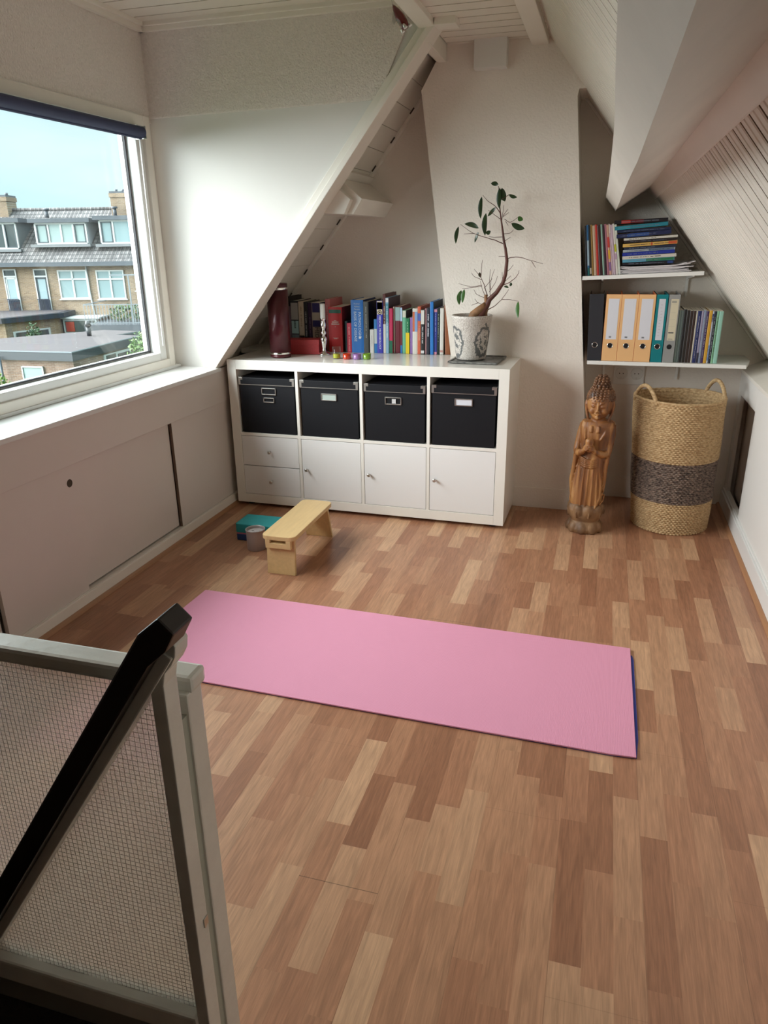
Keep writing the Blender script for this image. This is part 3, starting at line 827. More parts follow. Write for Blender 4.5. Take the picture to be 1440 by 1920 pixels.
# black storage boxes standing in the open cubes
RZ = Matrix.Rotation(TH, 4, 'Z')
def storage_box(i, label, yoff, tab, skew=0.0, hh=0.300):
    xc = cx0[i] + CW / 2
    loc = RZ @ Vector((xc, 0.0, ZM + 0.0165))
    b = thing('storage_box', label, 'box', loc, (0, 0, TH + skew), 'black lidded boxes in the cabinet')
    hw = 0.160
    MB().box(-hw + 0.004, hw - 0.004, yoff + 0.004, 0.345, 0.0, hh - 0.030).build('box_body', M_BLACKBOX, b, 0.002, local=True)
    MB().box(-hw, hw, yoff, 0.349, hh - 0.036, hh).build('lid', M_BLACKBOX, b, 0.002, local=True)
    MB().box(-hw, hw, yoff - 0.0012, yoff, hh - 0.038, hh - 0.0345).build('lid_edging', M_METAL, b, local=True)
    for s_ in (-1, 1):
        xa = s_ * hw
        c_ = MB()
        c_.box(min(xa, xa - s_ * 0.024), max(xa, xa - s_ * 0.024), yoff - 0.0016, yoff, hh - 0.012, hh + 0.001)
        c_.box(min(xa, xa - s_ * 0.012), max(xa, xa - s_ * 0.012), yoff - 0.0016, yoff, hh - 0.037, hh - 0.010)
        c_.box(min(xa, xa - s_ * 0.022), max(xa, xa - s_ * 0.022), yoff, yoff + 0.02, hh, hh + 0.0012)
        c_.build('corner_fitting', M_METAL, b, 0.0004, local=True)
    x_, z_, w_, h_, fill = tab[0]
    for (x_, z_, w_, h_, fill) in tab:
        t_ = 0.0045
        fr_ = MB()
        fr_.box(x_ - w_ / 2, x_ + w_ / 2, yoff - 0.0015, yoff + 0.004, z_ + h_ / 2 - t_, z_ + h_ / 2)
        fr_.box(x_ - w_ / 2, x_ + w_ / 2, yoff - 0.0015, yoff + 0.004, z_ - h_ / 2, z_ - h_ / 2 + t_)
        fr_.box(x_ - w_ / 2, x_ - w_ / 2 + t_, yoff - 0.0015, yoff + 0.004, z_ - h_ / 2, z_ + h_ / 2)
        fr_.box(x_ + w_ / 2 - t_, x_ + w_ / 2, yoff - 0.0015, yoff + 0.004, z_ - h_ / 2, z_ + h_ / 2)
        ho = fr_.build('label_holder', M_METAL, b, 0.0005, local=True)
        if fill:
            MB().box(x_ - w_ / 2 + t_, x_ + w_ / 2 - t_, yoff + 0.001, yoff + 0.004, z_ - h_ / 2 + t_, z_ + h_ / 2 - t_).build('label_card', flat(fill), ho, local=True)
    return b
zc = -ZM - 0.0165
storage_box(0, 'black lidded box in the leftmost cube, with two metal label frames', 0.006, [(0.012, 0.648 + zc, 0.083, 0.036, None), (0.010, 0.602 + zc, 0.062, 0.026, None)], hh=0.297)
storage_box(1, 'black lidded box in the second cube from the left, pale green card in its frame', 0.004, [(0.0, 0.634 + zc, 0.085, 0.036, (0.42, 0.50, 0.46))], hh=0.296)
b3 = storage_box(2, 'black lidded box in the third cube from the left, dark gap in its label frame', 0.002, [(-0.006, 0.632 + zc, 0.086, 0.038, None)], hh=0.292)
MB().box(-0.012, 0.008, 0.0005, 0.003, 0.632 + zc - 0.012, 0.632 + zc + 0.010).build('folded_card', flat((0.6, 0.6, 0.6)), b3, local=True)
storage_box(3, 'black lidded box in the rightmost cube, white card in its label frame', 0.002, [(0.0, 0.642 + zc, 0.088, 0.036, (0.70, 0.72, 0.78))], skew=0.012, hh=0.300)

# ================================================================== BOOKS
def book(name, label, cat, x0, x1, y0, depth, h, col, bands=(), z0=0.81, lean=0.0, cover=None, title=None, tcol=(0.8, 0.8, 0.8), tsize=0.012, pages=True, group=None, marks=None, tz=None, hard=True, yaw=0.0):
    w = max(0.003, x1 - x0 - 0.0006)
    b = thing(name, label, cat, (x0 + 0.0003, y0, z0), (0, lean, yaw), group)
    c = cover or col
    t_ = min(0.0022 if hard else 0.0008, w * 0.18)
    ov = 0.003 if hard else 0.0
    cv = MB()
    cv.prism([(0, depth), (0, 0.0015), (w * 0.2, 0.0), (w * 0.8, 0.0), (w, 0.0015), (w, depth), (w - t_, depth), (w - t_, t_ + 0.001), (t_, t_ + 0.001), (t_, depth)], 2, 0.0, h)
    cv.build('cover', flat(col), b, local=True)
    if pages:
        MB().box(t_, w - t_, t_ + 0.001, depth - ov, ov, h - ov).build('pages', M_PAPER, b, local=True)
    if cover and cover != col:
        MB().box(w, w + 0.0002, 0.004, depth, 0.0005, h - 0.0005).build('front_board', flat(cover), b, local=True)
    for (a, b2, bc) in bands:
        MB().box(w * 0.06, w * 0.94, -0.0005, 0.001, a * h + 0.0004, b2 * h - 0.0004).build('spine_band', flat(bc), b, local=True)
    if title:
        for (txt, size, fx, fz, tc_) in title:
            M_ = Matrix.Translation((w * fx, -0.0009, h * fz)) @ Matrix.Rotation(R(90), 4, 'X') @ Matrix.Rotation(R(-90), 4, 'Z')
            add_text('spine_title', txt, size, flat(tc_), b, M_)
    if marks:      # worn, unreadable lettering: rows of short strokes
        mk = MB(); rnd = random.Random(int(x0 * 1e4) + int(z0 * 100))
        for (fx, a, b2, mw, mc) in marks:
            zz = b2 * h
            while zz > a * h:
                l_ = rnd.uniform(0.0025, 0.006)
                if rnd.random() > 0.2:
                    mk.box(w * fx - mw / 2 * rnd.uniform(.6, 1), w * fx + mw / 2 * rnd.uniform(.6, 1), -0.0009, 0.0, zz - l_ * 0.7, zz)
                zz -= l_
        mk.build('spine_lettering', flat(marks[0][4]), b, local=True)
    return b
BX = [(0.1660,0.2050,0.290),(0.1730,0.1890,0.172),(0.1890,0.2070,0.238),(0.2070,0.2540,0.270),(0.2540,0.2860,0.265),(0.2860,0.3090,0.264),(0.3090,0.3340,0.260),(0.3340,0.3840,0.260),(0.3980,0.4140,0.169),(0.4140,0.4420,0.280),(0.4420,0.5210,0.241),(0.5300,0.5470,0.165),(0.5470,0.5730,0.157),(0.5730,0.6430,0.279),(0.6440,0.6730,0.271),(0.6780,0.7010,0.125),(0.7010,0.7190,0.179),(0.7190,0.7530,0.275),(0.7530,0.7680,0.310),(0.7680,0.7850,0.291),(0.7850,0.8060,0.236),(0.8060,0.8150,0.244),(0.8150,0.8450,0.245),(0.8450,0.8570,0.242),(0.8580,0.8780,0.226),(0.8780,0.9010,0.187),(0.9010,0.9160,0.190),(0.9160,0.9440,0.237),(0.9440,0.9620,0.248),(0.9620,0.9830,0.232),(0.9830,0.9930,0.238),(0.9930,1.0110,0.238),(1.0120,1.0320,0.272),(1.0320,1.0500,0.236),(1.0500,1.0630,0.236),(1.0640,1.0840,0.239),(1.0860,1.1140,0.255)]
W8 = (0.62, 0.60, 0.55); BK = (0.015, 0.014, 0.016); NV = (0.02, 0.025, 0.10)
YS = 0.402
specs = {
 0: ('black hardback at the far left end, half hidden behind the dark red flask', BK, dict(y=0.43, d=0.19)),
 1: ('short book with pink and white spine, just right of the dark red flask', (0.50, 0.30, 0.27), dict(y=0.385, d=0.015, bands=[(0.5, 0.8, (0.35, 0.08, 0.09))], hard=False)),
 2: ('thin dark maroon book beside the book with the teal and white spine', (0.10, 0.05, 0.07), dict(d=0.17)),
 3: ('thick textbook with black border and pale teal panel on its spine', BK, dict(d=0.20, bands=[(0.62, 0.96, (0.30, 0.27, 0.24)), (0.34, 0.60, (0.28, 0.42, 0.42)), (0.06, 0.32, (0.10, 0.12, 0.13))], marks=[(0.5, 0.45, 0.6, 0.012, (0.03, 0.06, 0.05))])),
 4: ('cream spined hardback with a small ring emblem near its foot', (0.50, 0.40, 0.29), dict(d=0.20, bands=[(0.22, 0.32, (0.20, 0.14, 0.08)), (0.24, 0.30, (0.50, 0.40, 0.29))], marks=[(0.5, 0.5, 0.9, 0.010, (0.28, 0.19, 0.12))])),
 5: ('slim black book between cream hardback and dark purple book', BK, dict(d=0.19, marks=[(0.5, 0.3, 0.8, 0.009, (0.30, 0.30, 0.30))])),
 6: ('dark purple book left of the beige medical textbook', (0.035, 0.015, 0.045), dict(d=0.20, marks=[(0.5, 0.2, 0.7, 0.006, (0.13, 0.10, 0.16))])),
 7: ('thick beige medical textbook with navy head, behind the silver candlestick', (0.46, 0.40, 0.33), dict(d=0.19, cover=NV, bands=[(0.80, 0.995, (0.035, 0.03, 0.13)), (0.50, 0.64, (0.03, 0.03, 0.14))], title=[('MEDICINE', 0.030, 0.5, 0.24, (0.06, 0.05, 0.05))])),
 8: ('short grey brown book with white foot label right of the candlestick', (0.09, 0.08, 0.065), dict(y=0.375, d=0.12, bands=[(0.05, 0.40, (0.38, 0.36, 0.33))], lean=-0.03)),
 9: ('tall thin book with pinkish red spine beside the big red dictionary', (0.55, 0.16, 0.16), dict(d=0.21, marks=[(0.4, 0.4, 0.9, 0.004, (0.7, 0.4, 0.38))])),
 10: ('thick red medical dictionary with dark green label on its spine', (0.48, 0.02, 0.02), dict(y=0.37, d=0.24, cover=(0.16, 0.01, 0.012), bands=[(0.865, 0.945, (0.015, 0.10, 0.06))], marks3=True)),
 11: ('short dark green book squeezed between the red books', (0.012, 0.03, 0.035), dict(y=0.385, d=0.15)),
 12: ('short crimson book left of the big blue pathology textbook', (0.50, 0.03, 0.06), dict(y=0.372, d=0.15, marks=[(0.5, 0.05, 0.9, 0.008, (0.65, 0.25, 0.25))])),
 13: ('thick blue pathology textbook with pale lettering along its spine', (0.015, 0.13, 0.42), dict(y=0.372, d=0.23, cover=(0.012, 0.03, 0.12), path=True)),
 14: ('tall charcoal book with black cover right of the blue pathology textbook', (0.055, 0.055, 0.050), dict(y=0.372, d=0.24, cover=(0.008, 0.008, 0.010), marks=[(0.5, 0.3, 0.9, 0.005, (0.35, 0.34, 0.30))])),
 15: ('short white booklet in front of the black covered book', (0.60, 0.58, 0.55), dict(y=0.372, d=0.10, hard=False, marks=[(0.5, 0.3, 0.75, 0.003, (0.3, 0.3, 0.3))])),
 16: ('slim book with blue head and foot and white middle', (0.02, 0.16, 0.42), dict(y=0.375, d=0.14, bands=[(0.28, 0.72, (0.45, 0.50, 0.50))])),
 17: ('violet blue microbiology textbook with yellow head on its spine', (0.04, 0.04, 0.36), dict(y=0.372, d=0.20, micro=True)),
 18: ('tallest dark brown book with white lower spine', (0.10, 0.022, 0.018), dict(y=0.376, d=0.22, bands=[(0.0, 0.50, (0.62, 0.58, 0.52))], marks=[(0.5, 0.5, 0.8, 0.006, (0.45, 0.33, 0.27))])),
 19: ('tall book with teal and pale blue spine and dark purple cover', (0.22, 0.38, 0.52), dict(y=0.374, d=0.24, cover=(0.045, 0.022, 0.04), bands=[(0.92, 0.995, (0.65, 0.65, 0.65)), (0.55, 0.90, (0.06, 0.24, 0.32))], marks=[(0.5, 0.3, 0.85, 0.006, (0.6, 0.66, 0.70))])),
 20: ('crimson spined book with dark green foot', (0.48, 0.02, 0.08), dict(y=0.378, d=0.20, bands=[(0.0, 0.29, (0.01, 0.12, 0.06))])),
 21: ('thin beige book beside the crimson and green one', (0.40, 0.34, 0.28), dict(y=0.388, d=0.19)),
 22: ('book with pale teal upper and dark maroon lower spine', (0.13, 0.01, 0.02), dict(y=0.392, d=0.22, bands=[(0.70, 0.99, (0.26, 0.38, 0.37))])),
 23: ('thin book with light blue head and maroon spine, blue foot', (0.15, 0.02, 0.03), dict(y=0.388, d=0.20, bands=[(0.70, 0.995, (0.42, 0.58, 0.75)), (0.0, 0.18, (0.02, 0.16, 0.45))])),
 24: ('cream and green spined book with a dark cover', (0.14, 0.42, 0.26), dict(y=0.386, d=0.20, cover=(0.03, 0.022, 0.03), bands=[(0.84, 0.995, (0.60, 0.58, 0.48))])),
 25: ('short book with dark green head and bright yellow lower spine', (0.01, 0.16, 0.06), dict(y=0.374, d=0.15, bands=[(0.0, 0.60, (0.70, 0.50, 0.01))], marks=[(0.5, 0.62, 0.9, 0.006, (0.3, 0.5, 0.3))])),
 26: ('thin purple spined book right of the yellow one', (0.28, 0.16, 0.42), dict(y=0.378, d=0.17)),
 27: ('book with orange and blue striped head and white lower spine', (0.62, 0.60, 0.54), dict(y=0.376, d=0.19, stripes=True)),
 28: ('orange red book with a round blue emblem on its spine', (0.55, 0.11, 0.05), dict(y=0.376, d=0.22, bands=[(0.70, 0.86, (0.07, 0.10, 0.35))], marks=[(0.5, 0.3, 0.6, 0.006, (0.62, 0.4, 0.3))])),
 29: ('book with white head and black lower spine with pale lettering', BK, dict(y=0.372, d=0.18, bands=[(0.68, 0.99, (0.62, 0.60, 0.55)), (0.02, 0.09, (0.6, 0.6, 0.6))], marks=[(0.5, 0.25, 0.62, 0.008, (0.5, 0.5, 0.5))])),
 30: ('thin dusty pink book next to the black and white one', (0.42, 0.22, 0.24), dict(y=0.378, d=0.18)),
 31: ('black book with white lettering left of the tall bright blue book', (0.014, 0.016, 0.03), dict(y=0.377, d=0.19, marks=[(0.5, 0.4, 0.88, 0.008, (0.55, 0.56, 0.62))])),
 32: ('tall bright blue folder leaning slightly among the books', (0.02, 0.17, 0.50), dict(y=0.374, d=0.24, cover=(0.02, 0.03, 0.04), lean=-0.012)),
 33: ('navy book with pink foot right of the bright blue folder', (0.03, 0.04, 0.24), dict(y=0.380, d=0.19, bands=[(0.0, 0.06, (0.55, 0.22, 0.32)), (0.93, 0.995, (0.50, 0.22, 0.30))], marks=[(0.5, 0.4, 0.9, 0.004, (0.3, 0.33, 0.55))])),
 34: ('thin black green book left of the white spined book', (0.01, 0.022, 0.016), dict(y=0.380, d=0.19, marks=[(0.5, 0.3, 0.9, 0.004, (0.25, 0.30, 0.27))])),
 35: ('white spined paperback near the right end of the row', (0.62, 0.60, 0.55), dict(y=0.382, d=0.20, hard=False, bands=[(0.05, 0.10, (0.5, 0.25, 0.22))])),
 36: ('brown leather book leaning left at the right end of the row', (0.24, 0.075, 0.025), dict(y=0.386, d=0.20, lean=-0.035)),
}
GRP = 'books standing on the cabinet top'
for i, (lab, col, kw_) in specs.items():
    x0_, x1_, h_ = BX[i]
    y_ = kw_.pop('y', YS); d_ = kw_.pop('d', 0.2)
    z0_ = 0.8105
    if i == 0: x0_, x1_ = 0.172, 0.1885
    if i == 1: x0_, x1_ = 0.174, 0.1885
    ln = kw_.get('lean', 0)
    if i == 36: x0_, x1_ = 1.0935, 1.1200
    if i == 32: x0_, x1_ = 1.0145, 1.0325
    micro, path, stripes, m3 = kw_.pop('micro', 0), kw_.pop('path', 0), kw_.pop('stripes', 0), kw_.pop('marks3', 0)
    if micro:
        kw_['bands'] = [(0.745, 0.995, (0.72, 0.62, 0.42)), (0.84, 0.975, (0.80, 0.40, 0.05))]
        kw_['title'] = [('MEDICAL MICROBIOLOGY', 0.0150, 0.5, 0.40, (0.75, 0.75, 0.8))]
    if path:
        kw_['title'] = [('PATHOLOGIC', 0.0215, 0.70, 0.53, (0.55, 0.62, 0.68)), ('BASIS OF DISEASE', 0.0205, 0.34, 0.50, (0.55, 0.62, 0.68))]
    b = book('book', lab, 'book', x0_, x1_, min(y_, YB - d_ - 0.004), d_, h_, col, z0=z0_, group=GRP, **kw_)
    w_ = x1_ - x0_
    if micro:
        MB().tube([(w_ / 2 + 0.010 * math.cos(a * math.pi / 8), -0.001, h_ * 0.785 + 0.010 * math.sin(a * math.pi / 8)) for a in range(16)], 0.0018, n=6, closed=True).ball((w_ / 2, -0.0008, h_ * 0.785), 0.005, 0.0008, 0.005).build('ring_emblem', flat((0.05, 0.04, 0.05)), b, local=True)
    if path:
        for j, tx in enumerate(('Kumar', 'Abbas', 'Fausto')):
            add_text('author_line', tx, 0.0125, flat((0.5, 0.58, 0.66)), b, Matrix.Translation((w_ / 2, -0.0009, h_ * (0.93 - 0.052 * j))) @ Matrix.Rotation(R(90), 4, 'X'))
        MB().box(w_ * 0.60, w_ * 0.78, -0.0008, 0, h_ * 0.27, h_ * 0.31).build('imprint_patch', flat((0.6, 0.65, 0.7)), b, local=True)
    if m3:
        rnd = random.Random(5)
        mk, mk2 = MB(), MB()
        for zz, ww_ in ((0.70, 0.014), (0.655, 0.036), (0.61, 0.044), (0.56, 0.006), (0.31, 0.030), (0.295, 0.018)):
            x_ = w_ / 2 - ww_ / 2
            while x_ < w_ / 2 + ww_ / 2:
                l_ = rnd.uniform(0.002, 0.004); (mk if zz > 0.4 else mk2).box(x_, x_ + l_ * 0.75, -0.0009, 0, h_ * zz, h_ * zz + (0.007 if zz in (0.655, 0.61) else 0.003)); x_ += l_
        mk.build('spine_title', flat((0.62, 0.45, 0.40)), b, local=True)
        mk2.build('publisher_line', flat((0.62, 0.45, 0.40)), b, local=True)
    if stripes:
        MB().box(w_ * 0.04, w_ * 0.42, -0.0006, 0, h_ * 0.50, h_ * 0.93).build('spine_stripe', flat((0.55, 0.13, 0.05)), b, local=True)
        MB().box(w_ * 0.46, w_ * 0.96, -0.0006, 0, h_ * 0.50, h_ * 0.93).build('spine_stripe', flat((0.20, 0.32, 0.55)), b, local=True)

# --- things in front of the books
fk = thing('metal_flask', 'tall dark red cylindrical flask with silver rings at the left end of the cabinet', 'flask', (0.253, 0.135, 0.81))
FC = (0.253, 0.135, 0.811)
M_MAROON = mat('dark red lacquer', (0.075, 0.008, 0.014), 0.33, metal=0.3, coat=0.3)
MB().lathe([(0.050, 0.0), (0.0545, 0.003), (0.0550, 0.018)], FC, 48).build('base', M_MAROON, fk)
MB().lathe([(0.0552, 0.018), (0.0556, 0.020), (0.0556, 0.026), (0.0552, 0.028)], FC, 48).build('silver_ring', M_CHROME, fk)
MB().lathe([(0.0548, 0.028), (0.0548, 0.345)], FC, 48).build('cylinder_body', M_MAROON, fk)
MB().lathe([(0.0552, 0.345), (0.0556, 0.347), (0.0556, 0.354), (0.0552, 0.356)], FC, 48).build('silver_ring', M_CHROME, fk)
MB().lathe([(0.0545, 0.356), (0.0545, 0.372), (0.052, 0.377), (0.0, 0.378)], FC, 48, cap=False).build('lid', M_MAROON, fk)

rbx = thing('red_box', 'small red glittery box on the cabinet between the dark flask and the candlestick', 'box', (0.34, 0.28, 0.81), (0, 0, R(10)))
MR = mat('red glitter paper', (0.50, 0.035, 0.04), 0.45, bump=(500, 0.8, 0.002), vary=0.35, vscale=350)
MB().box(-0.095, 0.080, -0.035, 0.055, 0.001, 0.056).build('box_base', MR, rbx, 0.003, local=True)
MB().box(-0.097, 0.082, -0.037, 0.057, 0.052, 0.080).build('box_lid', MR, rbx, 0.004, local=True)

cs = thing('candlestick', 'silver candlestick with a stub of white candle in front of the beige textbook', 'candlestick', (0.452, 0.262, 0.81))
CC = (0.452, 0.262, 0.8105)
MB().lathe([(0.033, 0.0), (0.034, 0.003), (0.030, 0.008), (0.018, 0.014), (0.011, 0.024), (0.010, 0.034), (0.014, 0.055), (0.0195, 0.082), (0.017, 0.092), (0.008, 0.099), (0.009, 0.103), (0.0165, 0.112), (0.0170, 0.120), (0.009, 0.129), (0.009, 0.133), (0.0150, 0.146), (0.0165, 0.158), (0.0130, 0.172), (0.011, 0.180), (0.016, 0.188), (0.0155, 0.192), (0.010, 0.192)], CC, 28).build('stick', M_CHROME, cs)
MB().lathe([(0.0125, 0.189), (0.0135, 0.192), (0.0130, 0.264), (0.011, 0.268), (0.0120, 0.262), (0.0, 0.258)], CC, 24, cap=False).build('candle', mat('candle white', (0.72, 0.70, 0.66), 0.5), cs)
M_TLGLASS = glass_material('clear cup glass', (0.93, 0.94, 0.93), 0.02)
def tealight(x_, y_, col, label, tall=False):
    t_ = thing('tealight_holder', label, 'candle holder', (x_, y_, 0.81), group='coloured tealight glasses on the cabinet')
    c_ = (x_, y_, 0.8108)
    hh = 0.062 if tall else 0.028
    MB().lathe([(0.019, 0.0), (0.0205, 0.002), (0.0215 if not tall else 0.0225, hh), (0.0205 if not tall else 0.0215, hh), (0.0195, 0.004)], c_, 28).build('glass_cup', M_TLGLASS if tall else mat('tinted glass %.2f' % col[0], col, 0.08, trans=0.35, coat=0.5), t_)
    MB().lathe([(0.0185, 0.0), (0.0190, 0.018), (0.0185, 0.0195), (0.0, 0.0195)], (x_, y_, 0.815), 24, cap=False).build('wax_light', mat('tealight wax %.2f %.2f' % col[:2], tuple(min(1, c * 1.15) for c in col), 0.4), t_)
    MB().cyl((x_, y_, 0.833), (x_, y_, 0.840), 0.0008, n=6).build('wick', flat((0.05, 0.05, 0.05)), t_)
tealight(0.568, 0.138, (0.50, 0.50, 0.02), 'taller clear glass with a yellow tealight, leftmost of the four tealights', True)
tealight(0.626, 0.134, (0.70, 0.05, 0.01), 'low orange red tealight glass between the yellow and the purple one')
tealight(0.680, 0.138, (0.40, 0.20, 0.50), 'low purple tealight glass between the orange red and the green one')
tealight(0.730, 0.150, (0.22, 0.42, 0.03), 'low lime green tealight glass, rightmost of the four tealights')

# ================================================================== ALCOVE SHELVES
M_SHELF = mat('white shelf board', (0.78, 0.77, 0.73), 0.35, vary=0.03, vscale=4)
lsh = thing('wall_shelf', 'lower white wall shelf in the alcove carrying binders and books', 'shelf', (2.2, 0.5, 0.80))
MB().prism([(1.830, 0.320), (2.560, 0.320), (2.600, 0.49), (2.600, YB), (1.826, YB)], 2, 0.792, 0.810).build('shelf_board', M_SHELF, lsh, bevel=0.001)
ush = thing('wall_shelf', 'upper white wall shelf in the alcove carrying magazines and loose papers', 'shelf', (2.05, 0.5, 1.21))
ush_b = MB()
ush_b.prism([(1.7755, 1.1925), (2.323, 1.2150), (2.323, 1.2330), (1.7755, 1.2105)], 1, 0.345, YB)
ush_b.build('shelf_board', M_SHELF, ush, bevel=0.001)
for zt_, par_, xs_ in ((0.792, lsh, (1.915, 2.285)), (1.196, ush, (1.87, 2.282))):
    for xb_ in xs_:
        zt2 = zt_ + (0.0 if par_ is lsh else (xb_ - 1.7755) * 0.0411 - 0.003)
        MB().box(xb_ - 0.006, xb_ + 0.006, YB - 0.012, YB + 0.002, zt2 - 0.115, zt2).prism([(YB - .28, zt2), (YB - .01, zt2 - 0.012), (YB - .01, zt2 - 0.03), (YB - .28, zt2 - 0.006)], 0, xb_ - 0.004, xb_ + 0.004).build('bracket', M_SHELF, par_, 0.001)
# magazines standing on the upper shelf
def zs(x): return 1.2108 + (x - 1.7755) * 0.0411
MX = [1.7775, 1.787, 1.797, 1.806, 1.816, 1.828, 1.839, 1.855, 1.863, 1.874, 1.883, 1.894, 1.901, 1.913, 1.923, 1.9335]
mags = [
 ('black magazine against the flue at the left end of the upper shelf', BK, []),
 ('blue magazine with pale lower spine on the upper shelf', (0.02, 0.09, 0.20), [(0.2, 0.7, (0.28, 0.36, 0.42)), (0.0, 0.15, (0.01, 0.10, 0.09))]),
 ('black magazine with small gold specks on the upper shelf', (0.02, 0.018, 0.014), [(0.03, 0.16, (0.40, 0.34, 0.27))]),
 ('ochre brown magazine on the upper shelf', (0.24, 0.13, 0.03), []),
 ('cream spined magazine between ochre and red ones', (0.46, 0.33, 0.22), []),
 ('bright red magazine on the upper shelf', (0.42, 0.03, 0.02), []),
 ('dark brown magazine between the red and the mint one', (0.04, 0.014, 0.014), []),
 ('mint green magazine standing on the upper shelf', (0.24, 0.38, 0.30), []),
 ('black magazine between mint and dusty rose ones', (0.03, 0.012, 0.016), []),
 ('dusty rose magazine on the upper shelf', (0.36, 0.13, 0.17), []),
 ('magazine with patches of orange, red and yellow along its spine', (0.50, 0.28, 0.20), [(0.55, 0.76, (0.50, 0.05, 0.04)), (0.32, 0.50, (0.60, 0.33, 0.03)), (0.08, 0.26, (0.20, 0.10, 0.24))]),
 ('pale pink magazine with speckled head on the upper shelf', (0.50, 0.36, 0.38), [(0.82, 0.99, (0.60, 0.52, 0.45))]),
 ('thin lilac magazine beside the yellow and white one', (0.46, 0.34, 0.40), []),
 ('white magazine with a lime yellow patch on its spine', (0.58, 0.54, 0.48), [(0.45, 0.60, (0.42, 0.42, 0.03)), (0.30, 0.42, (0.40, 0.26, 0.36))]),
 ('white green magazine leaning at the right end of the standing row', (0.52, 0.55, 0.47), []),
]
for i, (lab, c_, bd) in enumerate(mags):
    xa, xb_ = MX[i], MX[i + 1]
    ln = -0.10 - 0.075 * i / 14
    sh = -0.112 * ln
    book('magazine', lab, 'magazine', xa + sh, xb_ + sh, 0.365, 0.21, 0.228 + (0.004 if i % 2 else 0), c_, bands=bd, z0=zs(xa) + 0.001, lean=ln, group='magazines standing on the upper shelf', hard=False)
# stack of books lying on the papers
STK = [(1.903,1.460,2.140,1.469,0.0190),(1.907,1.433,2.143,1.452,0.0220),(1.910,1.416,2.158,1.429,0.0150),(1.918,1.398,2.161,1.417,0.0200),(1.952,1.380,2.191,1.394,0.0150),(1.955,1.370,2.190,1.380,0.0100),(1.950,1.355,2.192,1.370,0.0150),(1.956,1.340,2.188,1.353,0.0130),(1.953,1.328,2.185,1.341,0.0120),(1.952,1.315,2.185,1.330,0.0150),(1.953,1.300,2.194,1.313,0.0140),(1.955,1.285,2.187,1.297,0.0140),(1.956,1.271,2.190,1.281,0.0140)]
scol = [
 ('top book of the lying stack, black with a glowing red patch', (0.012, 0.010, 0.012), [(0.13, 0.30, (0.45, 0.03, 0.015)), (0.30, 0.55, (0.12, 0.01, 0.015))]),
 ('teal book second from the top of the lying stack', (0.02, 0.20, 0.26), [(0.06, 0.30, (0.03, 0.26, 0.33))]),
 ('thin dark navy book under the teal one in the lying stack', (0.012, 0.02, 0.06), []),
 ('navy book with blue patch above the white one in the lying stack', (0.015, 0.02, 0.07), [(0.2, 0.6, (0.02, 0.06, 0.22))]),
 ('white book just under the navy ones in the lying stack', (0.58, 0.55, 0.48), []),
 ('thin black book above the yellow one in the lying stack', (0.02, 0.012, 0.012), []),
 ('yellow book with orange red right end in the lying stack', (0.62, 0.38, 0.10), [(0.84, 0.99, (0.50, 0.09, 0.03)), (0.52, 0.55, (0.5, 0.06, 0.02))]),
 ('dark blue black book right below the yellow one', (0.015, 0.022, 0.045), []),
 ('grey white striped book in the middle of the lying stack', (0.34, 0.38, 0.42), [(0.5, 0.98, (0.10, 0.15, 0.22))]),
 ('bright blue book in the lower half of the lying stack', (0.015, 0.03, 0.26), []),
 ('white book with a line of dark lettering in the lower half of the stack', (0.56, 0.52, 0.46), [], 1),
 ('book with light blue left and green right spine in the lying stack', (0.10, 0.32, 0.44), [(0.46, 0.99, (0.02, 0.15, 0.06))]),
 ('black book at the bottom of the lying stack, on the papers', (0.012, 0.012, 0.018), [(0.86, 0.97, (0.02, 0.05, 0.18))]),
]
for j in range(len(STK)):
    lab, c_, bd = scol[j][:3]
    xl, zl, xr, zr, _ = STK[j]
    zl, zr = zl, zr
    tk = (zl - STK[j + 1][1]) if j + 1 < len(STK) else 0.0125
    tk2 = (zr - STK[j + 1][3]) if j + 1 < len(STK) else 0.0125
    t_ = min(tk, tk2) * 0.97
    ang = math.atan2(zr - zl, xr - xl)
    L_ = xr - xl
    b = thing('book', lab, 'book', (xl, 0.362 + 0.002 * (j % 3), zl - t_), (0, -ang, 0), 'books lying in a stack on the upper shelf')
    dp = 0.20
    MB().box(0, L_, 0, 0.002, 0, t_).box(0, L_, 0.002, dp, 0, min(.0015, t_ * .2)).box(0, L_, 0.002, dp, t_ - min(.0015, t_ * .2), t_).build('cover', flat(c_), b, local=True)
    MB().box(0.003, L_ - 0.003, 0.002, dp - 0.003, min(.0016, t_ * .21), t_ - min(.0016, t_ * .21)).build('pages', M_PAPER, b, local=True)
    for a, b2, bc in bd:
        MB().box(a * L_, b2 * L_, -0.0005, 0.001, t_ * 0.08, t_ * 0.92).build('spine_band', flat(bc), b, local=True)
    mk = MB(); rnd = random.Random(j); x_ = L_ * rnd.uniform(.06, .15); xe = L_ * rnd.uniform(.55, .9)
    lc = (0.05, 0.04, 0.04) if sum(c_) > 1.0 else (0.17, 0.20, 0.26)
    while x_ < xe:
        l_ = rnd.uniform(0.002, 0.005)
        if rnd.random() > 0.22: mk.box(x_, x_ + l_ * .7, -0.0008, 0, t_ * 0.40, t_ * 0.60)
        x_ += l_
    mk.build('spine_lettering', flat(lc), b, local=True)
